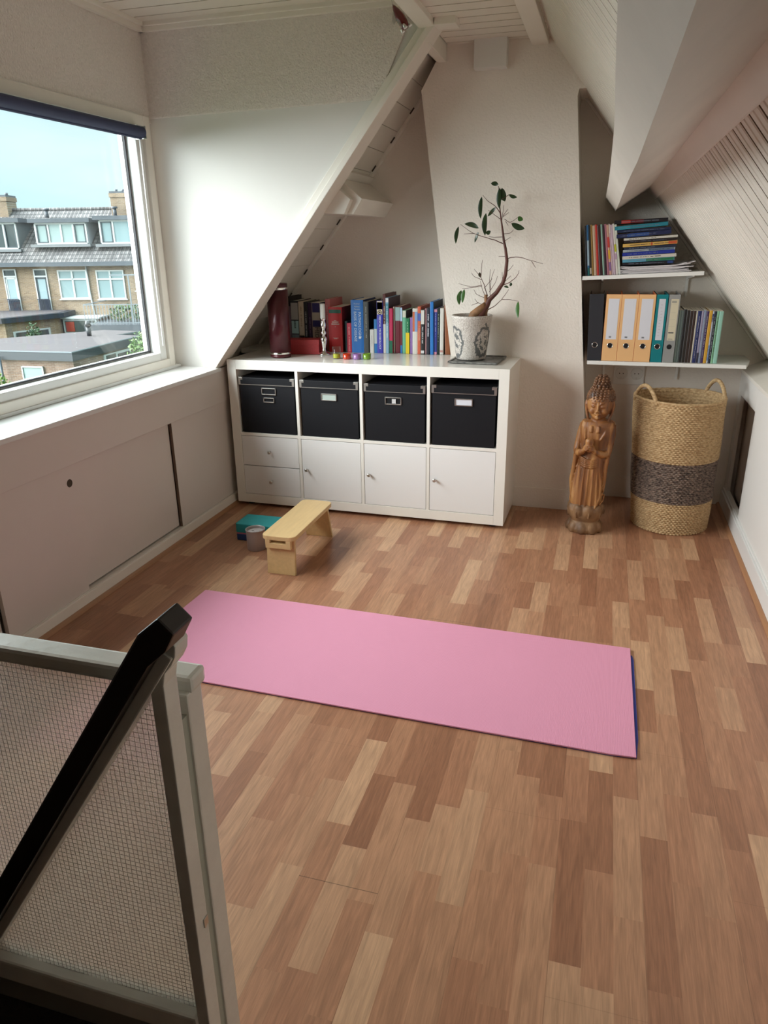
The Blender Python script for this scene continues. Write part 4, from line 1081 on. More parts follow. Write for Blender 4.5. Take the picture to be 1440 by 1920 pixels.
# loose papers: individually curled sheets piled up
pp_ = MB(); rnd = random.Random(11)
nsh = 13
for k in range(nsh):
    zb2 = 0.0002 + k * 0.0026
    xa = 1.952 + rnd.uniform(-0.012, 0.012); xe = 2.262 + rnd.uniform(-0.03, 0.02)
    ya = 0.352 + rnd.uniform(0, 0.014); ye = ya + 0.205
    curl_ = rnd.uniform(0.0, 0.018) * (k / nsh)
    n_ = 9; vs_ = []
    for i in range(n_):
        t_ = i / (n_ - 1)
        x_ = xa + (xe - xa) * t_
        z_ = zs(x_) + zb2 + curl_ * max(0, t_ - 0.78) ** 1.3 * 9 + (0.006 * max(0, 0.08 - t_) / 0.08) * rnd.random()
        z_ = min(z_, zs(x_) + zb2 + 0.02)
        for y_ in (ya, ye):
            for dz in (0.0, 0.0021): vs_.append((x_, y_, z_ + dz))
    fs_ = []
    for i in range(n_ - 1):
        a = i * 4; c2 = a + 4
        fs_ += [(a, c2, c2 + 1, a + 1), (a + 2, a + 3, c2 + 3, c2 + 2), (a + 1, c2 + 1, c2 + 3, a + 3), (a, a + 2, c2 + 2, c2)]
    fs_ += [(0, 1, 3, 2), (n_ * 4 - 4, n_ * 4 - 2, n_ * 4 - 1, n_ * 4 - 3)]
    pp_.add(vs_, fs_)
pl_ = pp_.build('paper_pile', mat('printer paper', (0.66, 0.62, 0.62), 0.8), loc=(2.1, 0.45, 1.225), label='pile of crumpled white loose papers under the lying book stack on the upper shelf', cat='papers')
pl_['kind'] = 'stuff'

# --- lever arch binders on the lower shelf
def binder(xb0, xb1, lean, side, front, label, card=(0.62, 0.62, 0.66), ring=True, edge=None, cardfrac=(0.17, 0.86), marks=(), h=0.318, cz=None):
    w = xb1 - xb0
    b = thing('ring_binder', label, 'binder', (xb0, 0.335, 0.8105), (0, lean, 0), 'ring binders on the lower shelf')
    dp = 0.285
    MB().prism([(0, dp), (0, 0.0), (w, 0.0), (w, dp), (w - 0.0025, dp), (w - 0.0025, 0.003), (0.0025, 0.003), (0.0025, dp)], 2, 0, h).build('cover', flat(side, 0.5), b, 0.0008, local=True)
    MB().box(0.0006, w - 0.0006, -0.0008, 0.001, 0.0006, h - 0.0006).build('spine_board', flat(front, 0.5), b, local=True)
    MB().box(0.006, w - 0.006, 0.02, dp - 0.02, 0.004, h - 0.012).build('papers', M_PAPER, b, local=True)
    zr_ = h * 0.235
    xc_ = w * 0.5
    if ring:
        MB().tube([(xc_ + 0.0125 * math.cos(a * math.pi / 12), -0.0012, zr_ + 0.0125 * math.sin(a * math.pi / 12)) for a in range(24)], 0.0016, n=6, closed=True).build('finger_ring', M_CHROME, b, local=True)
    MB().cyl((xc_, -0.0012, zr_), (xc_, -0.0006, zr_), 0.0118, n=24).build('finger_hole', flat((0.008, 0.007, 0.008)), b, local=True)
    if card:
        ca = MB().box(w * cardfrac[0], w * cardfrac[1], -0.0014, -0.0006, h * 0.33, h * 0.935).build('label_card', flat(card, 0.6), b, local=True)
        for (fx, fz, fw, fh, mc) in marks:
            MB().box(w * (fx - fw / 2), w * (fx + fw / 2), -0.0018, -0.0013, h * (fz - fh / 2), h * (fz + fh / 2)).build('label_print', flat(mc), ca, local=True)
    return b
OR_, ORF = (0.72, 0.20, 0.07), (0.72, 0.42, 0.19)
binder(1.828, 1.896, -0.034, (0.03, 0.03, 0.034), (0.022, 0.022, 0.027), 'black lever arch binder with a plain spine against the flue', card=None)
om = [(0.45, 0.365, 0.16, 0.024, (0.25, 0.25, 0.27)), (0.45, 0.365, 0.08, 0.006, (0.55, 0.55, 0.6))]
binder(1.8965, 1.9680, 0.0, OR_, ORF, 'orange binder right beside the black one, blank white label', marks=om)
binder(1.9685, 2.0470, 0.0, OR_, ORF, 'middle one of the three orange binders, blank white label', marks=om)
binder(2.0475, 2.1240, 0.0, OR_, ORF, 'orange binder next to the teal one, blank white label', marks=om)
tl = []
rnd = random.Random(4)
for k in range(11): tl.append((0.5 + rnd.uniform(-.05, .05), 0.40 + k * 0.045, 0.16, 0.006, (0.42, 0.38, 0.42)))
binder(2.1270, 2.1790, 0.0, (0.0, 0.13, 0.15), (0.0, 0.17, 0.19), 'teal binder with a hand written narrow white label', card=(0.55, 0.56, 0.60), marks=tl, cardfrac=(0.24, 0.80))
gl_ = [(0.5, 0.895, 0.42, 0.030, (0.30, 0.29, 0.24)), (0.5, 0.445, 0.46, 0.018, (0.08, 0.08, 0.08)), (0.5, 0.86, 0.5, 0.003, (0.4, 0.38, 0.3)), (0.5, 0.74, 0.5, 0.003, (0.4, 0.38, 0.3)), (0.5, 0.64, 0.5, 0.003, (0.4, 0.38, 0.3)), (0.5, 0.54, 0.5, 0.003, (0.4, 0.38, 0.3)), (0.5, 0.35, 0.4, 0.008, (0.2, 0.2, 0.18))]
binder(2.1820, 2.2330, 0.0, (0.22, 0.22, 0.21), (0.26, 0.26, 0.25), 'grey binder with a cream ruled label right of the teal one', card=(0.56, 0.50, 0.36), ring=False, marks=gl_, cardfrac=(0.22, 0.90))
# --- journals right of the binders
LX = [2.2345, 2.245, 2.257, 2.270, 2.284, 2.298, 2.312, 2.319, 2.336, 2.346, 2.357, 2.369, 2.384, 2.391, 2.403, 2.413, 2.432]
jr = [
 ('pale grey green journal leaning on the grey binder', (0.22, 0.30, 0.28), 0.245),
 ('thin grey journal behind the black ones on the lower shelf', (0.12, 0.16, 0.15), 0.245),
 ('black journal, first of the four dark ones on the lower shelf', (0.012, 0.011, 0.011), 0.250),
 ('black journal with a brown sheen, second of the four dark ones', (0.020, 0.015, 0.012), 0.246),
 ('dark brown journal, third of the four dark ones', (0.030, 0.017, 0.013), 0.244),
 ('dark brown journal left of the thin white one', (0.035, 0.018, 0.013), 0.244),
 ('thin white spined journal on the lower shelf', (0.50, 0.46, 0.38), 0.244),
 ('navy journal with pale speckles on the lower shelf', (0.015, 0.022, 0.10), 0.244),
 ('lilac grey journal on the lower shelf', (0.26, 0.23, 0.32), 0.244),
 ('light blue grey journal beside the dark purple one', (0.20, 0.24, 0.34), 0.246),
 ('dark purple journal left of the ochre yellow one', (0.05, 0.025, 0.09), 0.243),
 ('ochre yellow journal on the lower shelf', (0.55, 0.30, 0.03), 0.246),
 ('white and blue spined journal right of the ochre one', (0.42, 0.46, 0.54), 0.243),
 ('black journal between the blue white and the green ones', (0.015, 0.02, 0.03), 0.243),
 ('light green journal with dark lettering on the lower shelf', (0.22, 0.45, 0.27), 0.244),
 ('wide mint green journal at the right end of the lower shelf row', (0.28, 0.52, 0.42), 0.243),
]
for i, (lab, c_, h_) in enumerate(jr):
    mk = None
    if i in (7, 9, 10, 12, 13, 14): mk = [(0.5, 0.1, 0.9, 0.003, (0.35, 0.36, 0.4) if i != 14 else (0.05, 0.1, 0.06))]
    bd = []
    if i == 8: bd = [(0.0, 0.2, (0.03, 0.03, 0.05))]
    if i == 12: bd = [(0.05, 0.35, (0.10, 0.20, 0.42)), (0.80, 0.95, (0.03, 0.05, 0.15))]
    book('journal', lab, 'journal', LX[i], LX[i + 1], 0.345, 0.21, h_, c_, bands=bd, z0=0.8105, lean=0.0, group='journals on the lower shelf', hard=False, marks=mk)

# double socket below the lower shelf
so = thing('wall_socket', 'white double wall socket half hidden under the lower shelf', 'socket', (2.045, YB, 0.70))
M_SOC = mat('socket plastic', (0.74, 0.73, 0.69), 0.35)
MB().box(1.968, 2.126, YB - 0.010, YB - 0.0, 0.640, 0.790 - 0.0).build('cover_plate', M_SOC, so, bevel=0.004)
for xs2 in (2.008, 2.086):
    fr_ = MB().tube([(xs2 + 0.031 * math.cos(a * math.pi / 14), YB - 0.010, 0.7 + 0.031 * math.sin(a * math.pi / 14)) for a in range(28)], 0.0022, n=6, closed=True).build('socket_rim', M_SOC, so)
    MB().cyl((xs2, YB - 0.0105, 0.70), (xs2, YB - 0.010, 0.70), 0.029, n=28).build('socket_face', mat('socket well', (0.66, 0.65, 0.61), 0.4), so)
    for dx in (-0.0095, 0.0095):
        MB().cyl((xs2 + dx, YB - 0.0112, 0.70), (xs2 + dx, YB - 0.010, 0.70), 0.003, n=10).build('pin_hole', M_GAP, so)
    MB().box(xs2 - 0.003, xs2 + 0.003, YB - 0.0125, YB - 0.010, 0.670, 0.680).build('earth_clip', M_METAL, so)

# ================================================================== WOVEN BASKET
bk = thing('woven_basket', 'tall round seagrass basket with dark middle band and two loop handles', 'basket', (2.300, 0.28, 0))
BC = Vector((2.300, 0.285, 0))
def basket_r(z):
    t_ = z / 0.655
    return 0.184 + 0.026 * t_ + 0.004 * math.sin(t_ * 3.0)
def basket_c(z):
    return BC + Vector((-0.022 * (z / 0.655), 0, 0))
def weave(z0, z1, rows, ncol, inner=False):
    mbw = MB(); vs_ = []; fs_ = []
    sub = 4; q = 4
    nr = rows * sub
    for i in range(nr + 1):
        z_ = z0 + (z1 - z0) * i / nr
        rowf = i / sub; ri = int(rowf); fr_ = rowf - ri
        c_ = basket_c(z_)
        for k in range(ncol * q):
            uu = k / 2.0 + 0.5 * (ri % 2) * 2
            th_ = 2 * math.pi * k / (ncol * q)
            st = 0.5 + 0.5 * math.cos(math.pi * (k / 2.0) + math.pi * (ri % 2))
            bul = math.sin(math.pi * fr_) ** 0.8
            h_ = 0.0100 * bul * (0.10 + 0.90 * st)
            r_ = basket_r(z_) - 0.006 + h_ + 0.0015 * math.sin(th_ * 3 + z_ * 20)
            if inner: r_ = basket_r(z_) - 0.010 - h_ * 0.5
            vs_.append((c_.x + r_ * math.cos(th_), c_.y + r_ * math.sin(th_), z_ + 0.003 * math.sin(th_ * 2 + 1) * (z_ / 0.655)))
    n_ = ncol * q
    for i in range(nr):
        for k in range(n_):
            fs_.append((i * n_ + k, i * n_ + (k + 1) % n_, (i + 1) * n_ + (k + 1) % n_, (i + 1) * n_ + k))
    mbw.add(vs_, fs_, True)
    return mbw
def grass_mat(name, ca, cb, gap):
    mt, t, b = new_mat(name)
    tcn = N(t, 'ShaderNodeTexCoord')
    no = N(t, 'ShaderNodeTexNoise'); no.inputs['Scale'].default_value = 60; no.inputs['Detail'].default_value = 4
    mpn = N(t, 'ShaderNodeMapping'); mpn.inputs['Scale'].default_value = (1, 1, 2.2)
    t.links.new(tcn.outputs['Object'], mpn.inputs[0]); t.links.new(mpn.outputs[0], no.inputs['Vector'])
    rp = N(t, 'ShaderNodeValToRGB'); rp.color_ramp.elements[0].position = 0.35; rp.color_ramp.elements[1].position = 0.62
    rp.color_ramp.elements[0].color = (*ca, 1); rp.color_ramp.elements[1].color = (*cb, 1)
    t.links.new(no.outputs['Fac'], rp.inputs[0]); t.links.new(rp.outputs[0], b.inputs['Base Color'])
    b.inputs['Roughness'].default_value = 0.75
    n2 = N(t, 'ShaderNodeTexNoise'); n2.inputs['Scale'].default_value = 350; t.links.new(tcn.outputs['Object'], n2.inputs['Vector'])
    bp = N(t, 'ShaderNodeBump'); bp.inputs['Strength'].default_value = 0.4; bp.inputs['Distance'].default_value = 0.002
    t.links.new(n2.outputs['Fac'], bp.inputs['Height']); t.links.new(bp.outputs[0], b.inputs['Normal'])
    return mt
G_NAT = grass_mat('natural seagrass', (0.38, 0.24, 0.11), (0.60, 0.42, 0.225), None)
G_DRK = grass_mat('dark dyed seagrass', (0.045, 0.028, 0.022), (0.24, 0.17, 0.13), None)
weave(0.0, 0.160, 16, 68).build('lower_weave', G_NAT, bk, fix=False)
weave(0.160, 0.365, 21, 68).build('dark_band', G_DRK, bk, fix=False)
weave(0.365, 0.655, 30, 68).build('upper_weave', G_NAT, bk, fix=False)
iw = weave(0.012, 0.655, 40, 60, True).build('inner_wall', G_NAT, bk, fix=False)
MB().cyl((BC.x, BC.y, 0.004), (BC.x, BC.y, 0.014), 0.182, n=48).build('basket_floor', G_NAT, bk)
rim = []
for k in range(96):
    th_ = 2 * math.pi * k / 96; c_ = basket_c(0.655)
    r_ = basket_r(0.655) - 0.0035
    rim.append((c_.x + r_ * math.cos(th_), c_.y + r_ * math.sin(th_), 0.657 + 0.003 * math.sin(th_ * 2 + 1)))
MB().tube(rim, [0.0062 + 0.0012 * (k % 2) for k in range(96)], n=8, closed=True).build('rim', G_NAT, bk, fix=False)
def handle(th0, half, rise, lean_in):
    c_ = basket_c(0.655); pts = []; rr_ = []
    for i in range(49):
        t_ = i / 48
        a = R(th0 - half + 2 * half * t_)
        up = math.sin(math.pi * t_) ** 0.62 * rise
        r_ = basket_r(0.655) - 0.002 - lean_in * math.sin(math.pi * t_)
        pts.append((c_.x + r_ * math.cos(a), c_.y + r_ * math.sin(a), 0.640 + up))
        rr_.append(0.0088 + 0.0011 * (i % 2))
    return MB().tube(pts, rr_, n=10)
handle(213, 24, 0.082, 0.012).build('handle', G_NAT, bk, fix=False)
handle(28, 22, 0.085, 0.012).build('handle', G_NAT, bk, fix=False)

# ================================================================== POTTED PLANT
pot = thing('plant_pot', 'crackled white and grey flower pot with dark oval wreath pattern on the cabinet top', 'plant pot', (1.262, 0.215, 0.81))
def pot_material():
    mt, t, b = new_mat('crackle glazed pot')
    tcn = N(t, 'ShaderNodeTexCoord'); s_ = N(t, 'ShaderNodeSeparateXYZ'); t.links.new(tcn.outputs['Object'], s_.inputs[0])
    ang = math_node(t, 'ARCTAN2', s_.outputs['Y'], s_.outputs['X'])
    # two printed oval wreaths, one each side of the front
    no = N(t, 'ShaderNodeTexNoise'); no.inputs['Scale'].default_value = 42; no.inputs['Detail'].default_value = 6; t.links.new(tcn.outputs['Object'], no.inputs['Vector'])
    def oval(a0):
        da = math_node(t, 'MULTIPLY', math_node(t, 'SUBTRACT', ang, a0), 1.75)
        dz = math_node(t, 'MULTIPLY', math_node(t, 'SUBTRACT', s_.outputs['Z'], 0.100), 13.0)
        d = math_node(t, 'SQRT', math_node(t, 'ADD', math_node(t, 'MULTIPLY', da, da), math_node(t, 'MULTIPLY', dz, dz)))
        d = math_node(t, 'ADD', d, math_node(t, 'MULTIPLY', math_node(t, 'SUBTRACT', no.outputs['Fac'], 0.5), 0.9))
        ring = math_node(t, 'LESS_THAN', math_node(t, 'ABSOLUTE', math_node(t, 'SUBTRACT', d, 0.88)), 0.14)
        figure = math_node(t, 'MULTIPLY', math_node(t, 'LESS_THAN', d, 0.60), math_node(t, 'GREATER_THAN', no.outputs['Fac'], 0.52))
        return math_node(t, 'MAXIMUM', ring, figure)
    o_ = math_node(t, 'MAXIMUM', oval(-2.45), oval(-0.62))
    o_ = math_node(t, 'MAXIMUM', o_, oval(1.0))
    sp_ = N(t, 'ShaderNodeTexNoise'); sp_.inputs['Scale'].default_value = 240; sp_.inputs['Detail'].default_value = 3; t.links.new(tcn.outputs['Object'], sp_.inputs['Vector'])
    rp = N(t, 'ShaderNodeValToRGB'); rp.color_ramp.elements[0].position = 0.36; rp.color_ramp.elements[1].position = 0.58
    rp.color_ramp.elements[0].color = (0.33, 0.29, 0.25, 1); rp.color_ramp.elements[1].color = (0.60, 0.56, 0.51, 1)
    t.links.new(sp_.outputs['Fac'], rp.inputs[0])
    mx = N(t, 'ShaderNodeMixRGB'); t.links.new(math_node(t, 'MULTIPLY', o_, 0.85), mx.inputs[0]); t.links.new(rp.outputs[0], mx.inputs[1]); mx.inputs[2].default_value = (0.055, 0.065, 0.07, 1)
    t.links.new(mx.outputs[0], b.inputs['Base Color']); b.inputs['Roughness'].default_value = 0.5
    return mt
PC = (1.262, 0.215, 0.820)
pz = PC[2]
MB().lathe([(0.066, 0.0), (0.072, 0.002), (0.0755, 0.012), (0.0985, 0.196), (0.1015, 0.200), (0.1020, 0.212), (0.0990, 0.215), (0.0945, 0.212), (0.0930, 0.185)], PC, 56).build('pot_wall', pot_material(), pot)
MB().lathe([(0.0930, 0.185), (0.05, 0.190), (0.0, 0.192)], PC, 32, cap=False).build('soil', mat('potting soil', (0.05, 0.025, 0.013), 0.95, bump=(120, 1.0, 0.01), vary=0.4, vscale=60), pot)
tr_ = thing('slate_tray', 'square mottled slate tray under the flower pot', 'tray', (1.30, 0.21, 0.81), (0, 0, R(-3)))
M_SLATE = mat('mottled slate', (0.24, 0.23, 0.21), 0.5, col2=(0.045, 0.048, 0.045), vscale=40, detail=6, vary=0.1)
MB().prism(rrect(-0.120, 0.112, -0.115, 0.125, 0.012), 2, 0.001, 0.006).build('tray_base', M_SLATE, tr_, 0.001, local=True)
rimm = MB()
for (a, b2, c2, d2_) in ((-0.128, 0.120, -0.123, -0.113), (-0.128, 0.120, 0.123, 0.133), (-0.128, -0.118, -0.123, 0.133), (0.110, 0.120, -0.123, 0.133)):
    rimm.box(a, b2, c2, d2_, 0.003, 0.011)
rimm.build('raised_edge', M_SLATE, tr_, 0.002, local=True)

ft = thing('ficus_plant', 'small bare ficus with a bent trunk and few leaves growing in the patterned pot', 'plant', (1.29, 0.215, 1.005))
M_BARK = mat('red brown bark', (0.115, 0.032, 0.020), 0.6, vary=0.45, vscale=30, stretch=(1, 1, 0.4))
M_ROOT = mat('pale root bark', (0.30, 0.15, 0.065), 0.7, vary=0.5, vscale=35, bump=(60, 0.5, 0.005))
M_LEAF = mat('dark glossy leaf', (0.022, 0.045, 0.014), 0.3, vary=0.4, vscale=18)
M_LEAF2 = mat('fresh green leaf', (0.05, 0.14, 0.025), 0.35, vary=0.3, vscale=18)
PY = 0.215
def P3(p, dy=0.0): return Vector((p[0] + (PY - 0.25) * 0.0 , PY + dy, p[1]))
trunk = [(1.294, 1.009), (1.314, 1.055), (1.334, 1.081), (1.346, 1.109), (1.379, 1.141), (1.408, 1.186), (1.419, 1.225), (1.423, 1.288), (1.414, 1.341), (1.404, 1.38), (1.396, 1.427), (1.388, 1.469), (1.381, 1.511), (1.377, 1.548), (1.369, 1.617)]
tr_r = [0.024, 0.0185, 0.0150, 0.0125, 0.0105, 0.0095, 0.0088, 0.0080, 0.0068, 0.0058, 0.0048, 0.0038, 0.0028, 0.0020, 0.0012]
MB().tube([P3(p) for p in trunk], tr_r, n=12).build('trunk', M_BARK, ft)
MB().tube([(1.252, PY - .02, 1.000), (1.272, PY - 0.012, 1.036), (1.300, PY - 0.004, 1.058), (1.330, PY, 1.085)], [0.018, 0.022, 0.021, 0.015], n=12).tube([(1.330, PY + .02, 1.000), (1.322, PY + 0.01, 1.04), (1.333, PY, 1.075)], [0.014, 0.014, 0.012], n=10).tube([P3((1.334, 1.085)), P3((1.328, 1.112)), P3((1.327, 1.131))], [0.011, 0.009, 0.007], n=10).build('root_base', M_ROOT, ft)
BR = {
'b1': [(1.4, 1.365), (1.364, 1.38), (1.328, 1.39), (1.282, 1.405), (1.245, 1.42), (1.195, 1.454)], 'b2': [(1.405, 1.361), (1.372, 1.378)], 'b3': [(1.403, 1.474), (1.431, 1.459), (1.467, 1.482)],
'b4': [(1.383, 1.474), (1.357, 1.493), (1.329, 1.513)], 'b5': [(1.384, 1.497), (1.358, 1.53), (1.322, 1.554), (1.296, 1.581)], 'b6': [(1.395, 1.408), (1.433, 1.412), (1.449, 1.426)], 'b7': [(1.405, 1.374), (1.437, 1.393)],
'b8': [(1.421, 1.293), (1.443, 1.302), (1.489, 1.302), (1.535, 1.288), (1.593, 1.273)], 'b9': [(1.54, 1.285), (1.56, 1.256)], 'b10': [(1.418, 1.308), (1.382, 1.308)], 'b11': [(1.42, 1.235), (1.441, 1.252), (1.453, 1.269)],
'b12': [(1.408, 1.176), (1.444, 1.191), (1.478, 1.22), (1.488, 1.245)], 'b13': [(1.33, 1.055), (1.376, 1.081), (1.411, 1.117), (1.437, 1.156)], 'b14': [(1.406, 1.108), (1.447, 1.108), (1.486, 1.102)], 'b15': [(1.335, 1.125), (1.318, 1.176), (1.301, 1.211), (1.295, 1.235)],
'b16': [(1.297, 1.216), (1.266, 1.25)], 'b17': [(1.3, 1.213), (1.303, 1.265), (1.306, 1.292)], 'b18': [(1.305, 1.201), (1.267, 1.216), (1.253, 1.233)], 'b19': [(1.327, 1.116), (1.308, 1.161), (1.299, 1.196)],
'b20': [(1.306, 1.176), (1.252, 1.168), (1.189, 1.183)], 'b21': [(1.307, 1.171), (1.253, 1.163), (1.21, 1.16)], 'b22': [(1.325, 1.115), (1.285, 1.133), (1.271, 1.156)], 'b23': [(1.322, 1.083), (1.292, 1.093), (1.276, 1.112)],
'b24': [(1.292, 1.093), (1.258, 1.08)], 'b25': [(1.35, 1.116), (1.34, 1.196), (1.341, 1.248)], 'b26': [(1.347, 1.151), (1.348, 1.206), (1.359, 1.247)], 'b27': [(1.344, 1.146), (1.372, 1.186), (1.383, 1.218)],
'b28': [(1.318, 1.161), (1.356, 1.206)], 'b29': [(1.406, 1.191), (1.401, 1.235)], 'b30': [(1.409, 1.463), (1.422, 1.445)], 'b31': [(1.39, 1.458), (1.398, 1.534)], 'b32': [(1.395, 1.483), (1.424, 1.501)], 'b33': [(1.396, 1.488), (1.418, 1.517)],
'b34': [(1.399, 1.396), (1.364, 1.393), (1.333, 1.399)], 'b35': [(1.262, 1.413), (1.212, 1.411)], 'b36': [(1.42, 1.579), (1.377, 1.553)], 'b37': [(1.410, 1.186), (1.447, 1.22)], 'b38': [(1.353, 1.126), (1.389, 1.156)]}
rnd = random.Random(2)
ROOTS = {}
brm = MB()
for k_, pts in BR.items():
    s_ = rnd.choice((-1, 1)) * rnd.uniform(0.1, 0.5)
    if k_ in ('b9', 'b24', 'b16', 'b17', 'b18', 'b14', 'b20', 'b21', 'b15', 'b19', 'b28', 'b13', 'b1', 'b35', 'b8', 'b3', 'b30', 'b31', 'b33', 'b5', 'b36'): s_ *= 0.12
    ln_ = 0.0; q = []
    for i, p_ in enumerate(pts):
        if i: ln_ += math.hypot(p_[0] - pts[i - 1][0], p_[1] - pts[i - 1][1])
        q.append(P3(p_, s_ * ln_))
    r0 = 0.0024 if len(pts) > 3 else 0.0015
    if len(q) > 2:      # smooth, slightly crooked twig
        qq = []
        for i in range(len(q) - 1):
            a_, b_2, c_2, d_2 = q[max(i - 1, 0)], q[i], q[i + 1], q[min(i + 2, len(q) - 1)]
            for t2 in (0.0, 0.25, 0.5, 0.75):
                qq.append(0.5 * ((2 * b_2) + (c_2 - a_) * t2 + (2 * a_ - 5 * b_2 + 4 * c_2 - d_2) * t2 ** 2 + (3 * b_2 - a_ - 3 * c_2 + d_2) * t2 ** 3) + Vector((rnd.uniform(-1, 1), 0, rnd.uniform(-1, 1))) * 0.0007)
        q = qq + [q[-1]]
    brm.tube(q, [r0 + (0.0008 - r0) * i / (len(q) - 1) for i in range(len(q))], n=6)
brm.build('branches', M_BARK, ft, fix=False)
LV = [(1.367, 1.624, 1.332, 1.63), (1.377, 1.61, 1.379, 1.518), (1.385, 1.608, 1.402, 1.55), (1.42, 1.579, 1.458, 1.566), (1.291, 1.574, 1.289, 1.478), (1.361, 1.526, 1.325, 1.487), (1.316, 1.501, 1.315, 1.402), (1.281, 1.436, 1.213, 1.456), (1.317, 1.414, 1.341, 1.421), (1.183, 1.445, 1.171, 1.368), (1.281, 1.419, 1.265, 1.372), (1.467, 1.482, 1.49, 1.467), (1.436, 1.454, 1.499, 1.429), (1.205, 1.151, 1.196, 1.082), (1.221, 1.156, 1.212, 1.091), (1.437, 1.164, 1.414, 1.169), (1.444, 1.171, 1.448, 1.189), (1.486, 1.1, 1.488, 1.022), (1.292, 1.235, 1.298, 1.211)]
LWD = [0.010, 0.0115, 0.016, 0.008, 0.0105, 0.009, 0.0125, 0.012, 0.011, 0.0095, 0.0075, 0.0115, 0.0135, 0.012, 0.010, 0.006, 0.0065, 0.0095, 0.007]
for i, (xa, za, xb_, zb2) in enumerate(LV):
    a = P3((xa, za), rnd.uniform(-.01, .01)); d_ = P3((xb_, zb2)) - P3((xa, za)); L_ = d_.length
    fwd_ = d_.normalized(); side = Vector((fwd_.z, 0.0, -fwd_.x)); 
    side = (side + Vector((0, rnd.uniform(-0.5, 0.5), 0))).normalized(); nrm = fwd_.cross(side).normalized()
    if nrm.y > 0: nrm = -nrm
    lm = MB(); vs_ = []; n_ = 9
    bow = rnd.uniform(0.05, 0.16) * L_
    for j in range(n_):
        t_ = j / (n_ - 1)
        w_ = LWD[i] * (math.sin(math.pi * min(1, t_ * 0.93 + 0.05)) ** 0.8) if 0 < j < n_ - 1 else 0.0006
        c_ = a + fwd_ * (L_ * t_) + nrm * (-bow * 4 * t_ * (1 - t_) * 0.5) + side * (math.sin(math.pi * t_) * 0.06 * L_)
        vs_ += [c_ - side * w_ - nrm * w_ * 0.25, c_, c_ + side * w_ - nrm * w_ * 0.25]
    vs_ += [v_ + nrm * 0.0005 for v_ in vs_]
    fs_ = []; o_ = 3 * n_
    for j in range(n_ - 1):
        for k in (0, 1):
            fs_.append((j * 3 + k, j * 3 + k + 1, j * 3 + k + 4, j * 3 + k + 3))
            fs_.append((o_ + j * 3 + k, o_ + j * 3 + k + 3, o_ + j * 3 + k + 4, o_ + j * 3 + k + 1))
    lm.add(vs_, fs_, True)
    lm.build('leaf', M_LEAF2 if i in (13, 14, 17, 11) else M_LEAF, ft, fix=False)

# ================================================================== ROCKET ORNAMENT
ro = thing('rocket_ornament', 'small dark red toy rocket with silver fins hanging from the ceiling by a thread', 'ornament', (1.205, -1.0, 2.05))
ax = (Vector((1.243, -1.0, 1.985)) - Vector((1.200, -1.0, 2.050))).normalized()
tip = Vector((1.200, -1.0, 2.052)); Lr = 0.078
prof_ = [(0.0, 0.0006), (0.12, 0.0055), (0.3, 0.0105), (0.55, 0.0145), (0.78, 0.0145), (0.92, 0.0125), (1.0, 0.0095)]
M_RKT = mat('dark red enamel', (0.12, 0.006, 0.006), 0.25, coat=0.5)
MB().tube([tip + ax * (Lr * a) for a, r_ in prof_], [r_ for a, r_ in prof_], n=20).build('rocket_body', M_RKT, ro)
perp = Vector((ax.z, 0, -ax.x)).normalized()
if perp.x > 0: perp = -perp
other = ax.cross(perp).normalized()
def fin(dirv, s0, s1, out, name):
    b0 = tip + ax * (Lr * s0) + dirv * 0.010; b1 = tip + ax * (Lr * s1) + dirv * 0.010
    t0 = tip + ax * (Lr * (s0 + 0.25)) + dirv * out; t1 = tip + ax * (Lr * (s1 + 0.06)) + dirv * out
    nn = ax.cross(dirv).normalized() * 0.0012
    q = [b0, t0, t1, b1]
    return MB().add([v_ - nn for v_ in q] + [v_ + nn for v_ in q], [(0, 1, 2, 3), (7, 6, 5, 4), (0, 4, 5, 1), (1, 5, 6, 2), (2, 6, 7, 3), (3, 7, 4, 0)]).build(name, M_METAL, ro, 0.0004)
fin(perp, 0.22, 0.55, 0.026, 'fin'); fin(-perp, 0.30, 0.88, 0.016, 'fin')
for dv in (perp, -perp, -other):
    c0 = tip + ax * (Lr * 0.93) + dv * 0.0135
    MB().tube([c0 - ax * 0.005, c0, c0 + ax * 0.009], [0.003, 0.0045, 0.0062], n=12).build('booster', M_METAL, ro)
MB().tube([tip, tip + Vector((-0.004, 0, 0.02)), Vector((1.192, -1.0, 2.2355))], 0.0004, n=5).build('thread', flat((0.2, 0.18, 0.16)), ro)

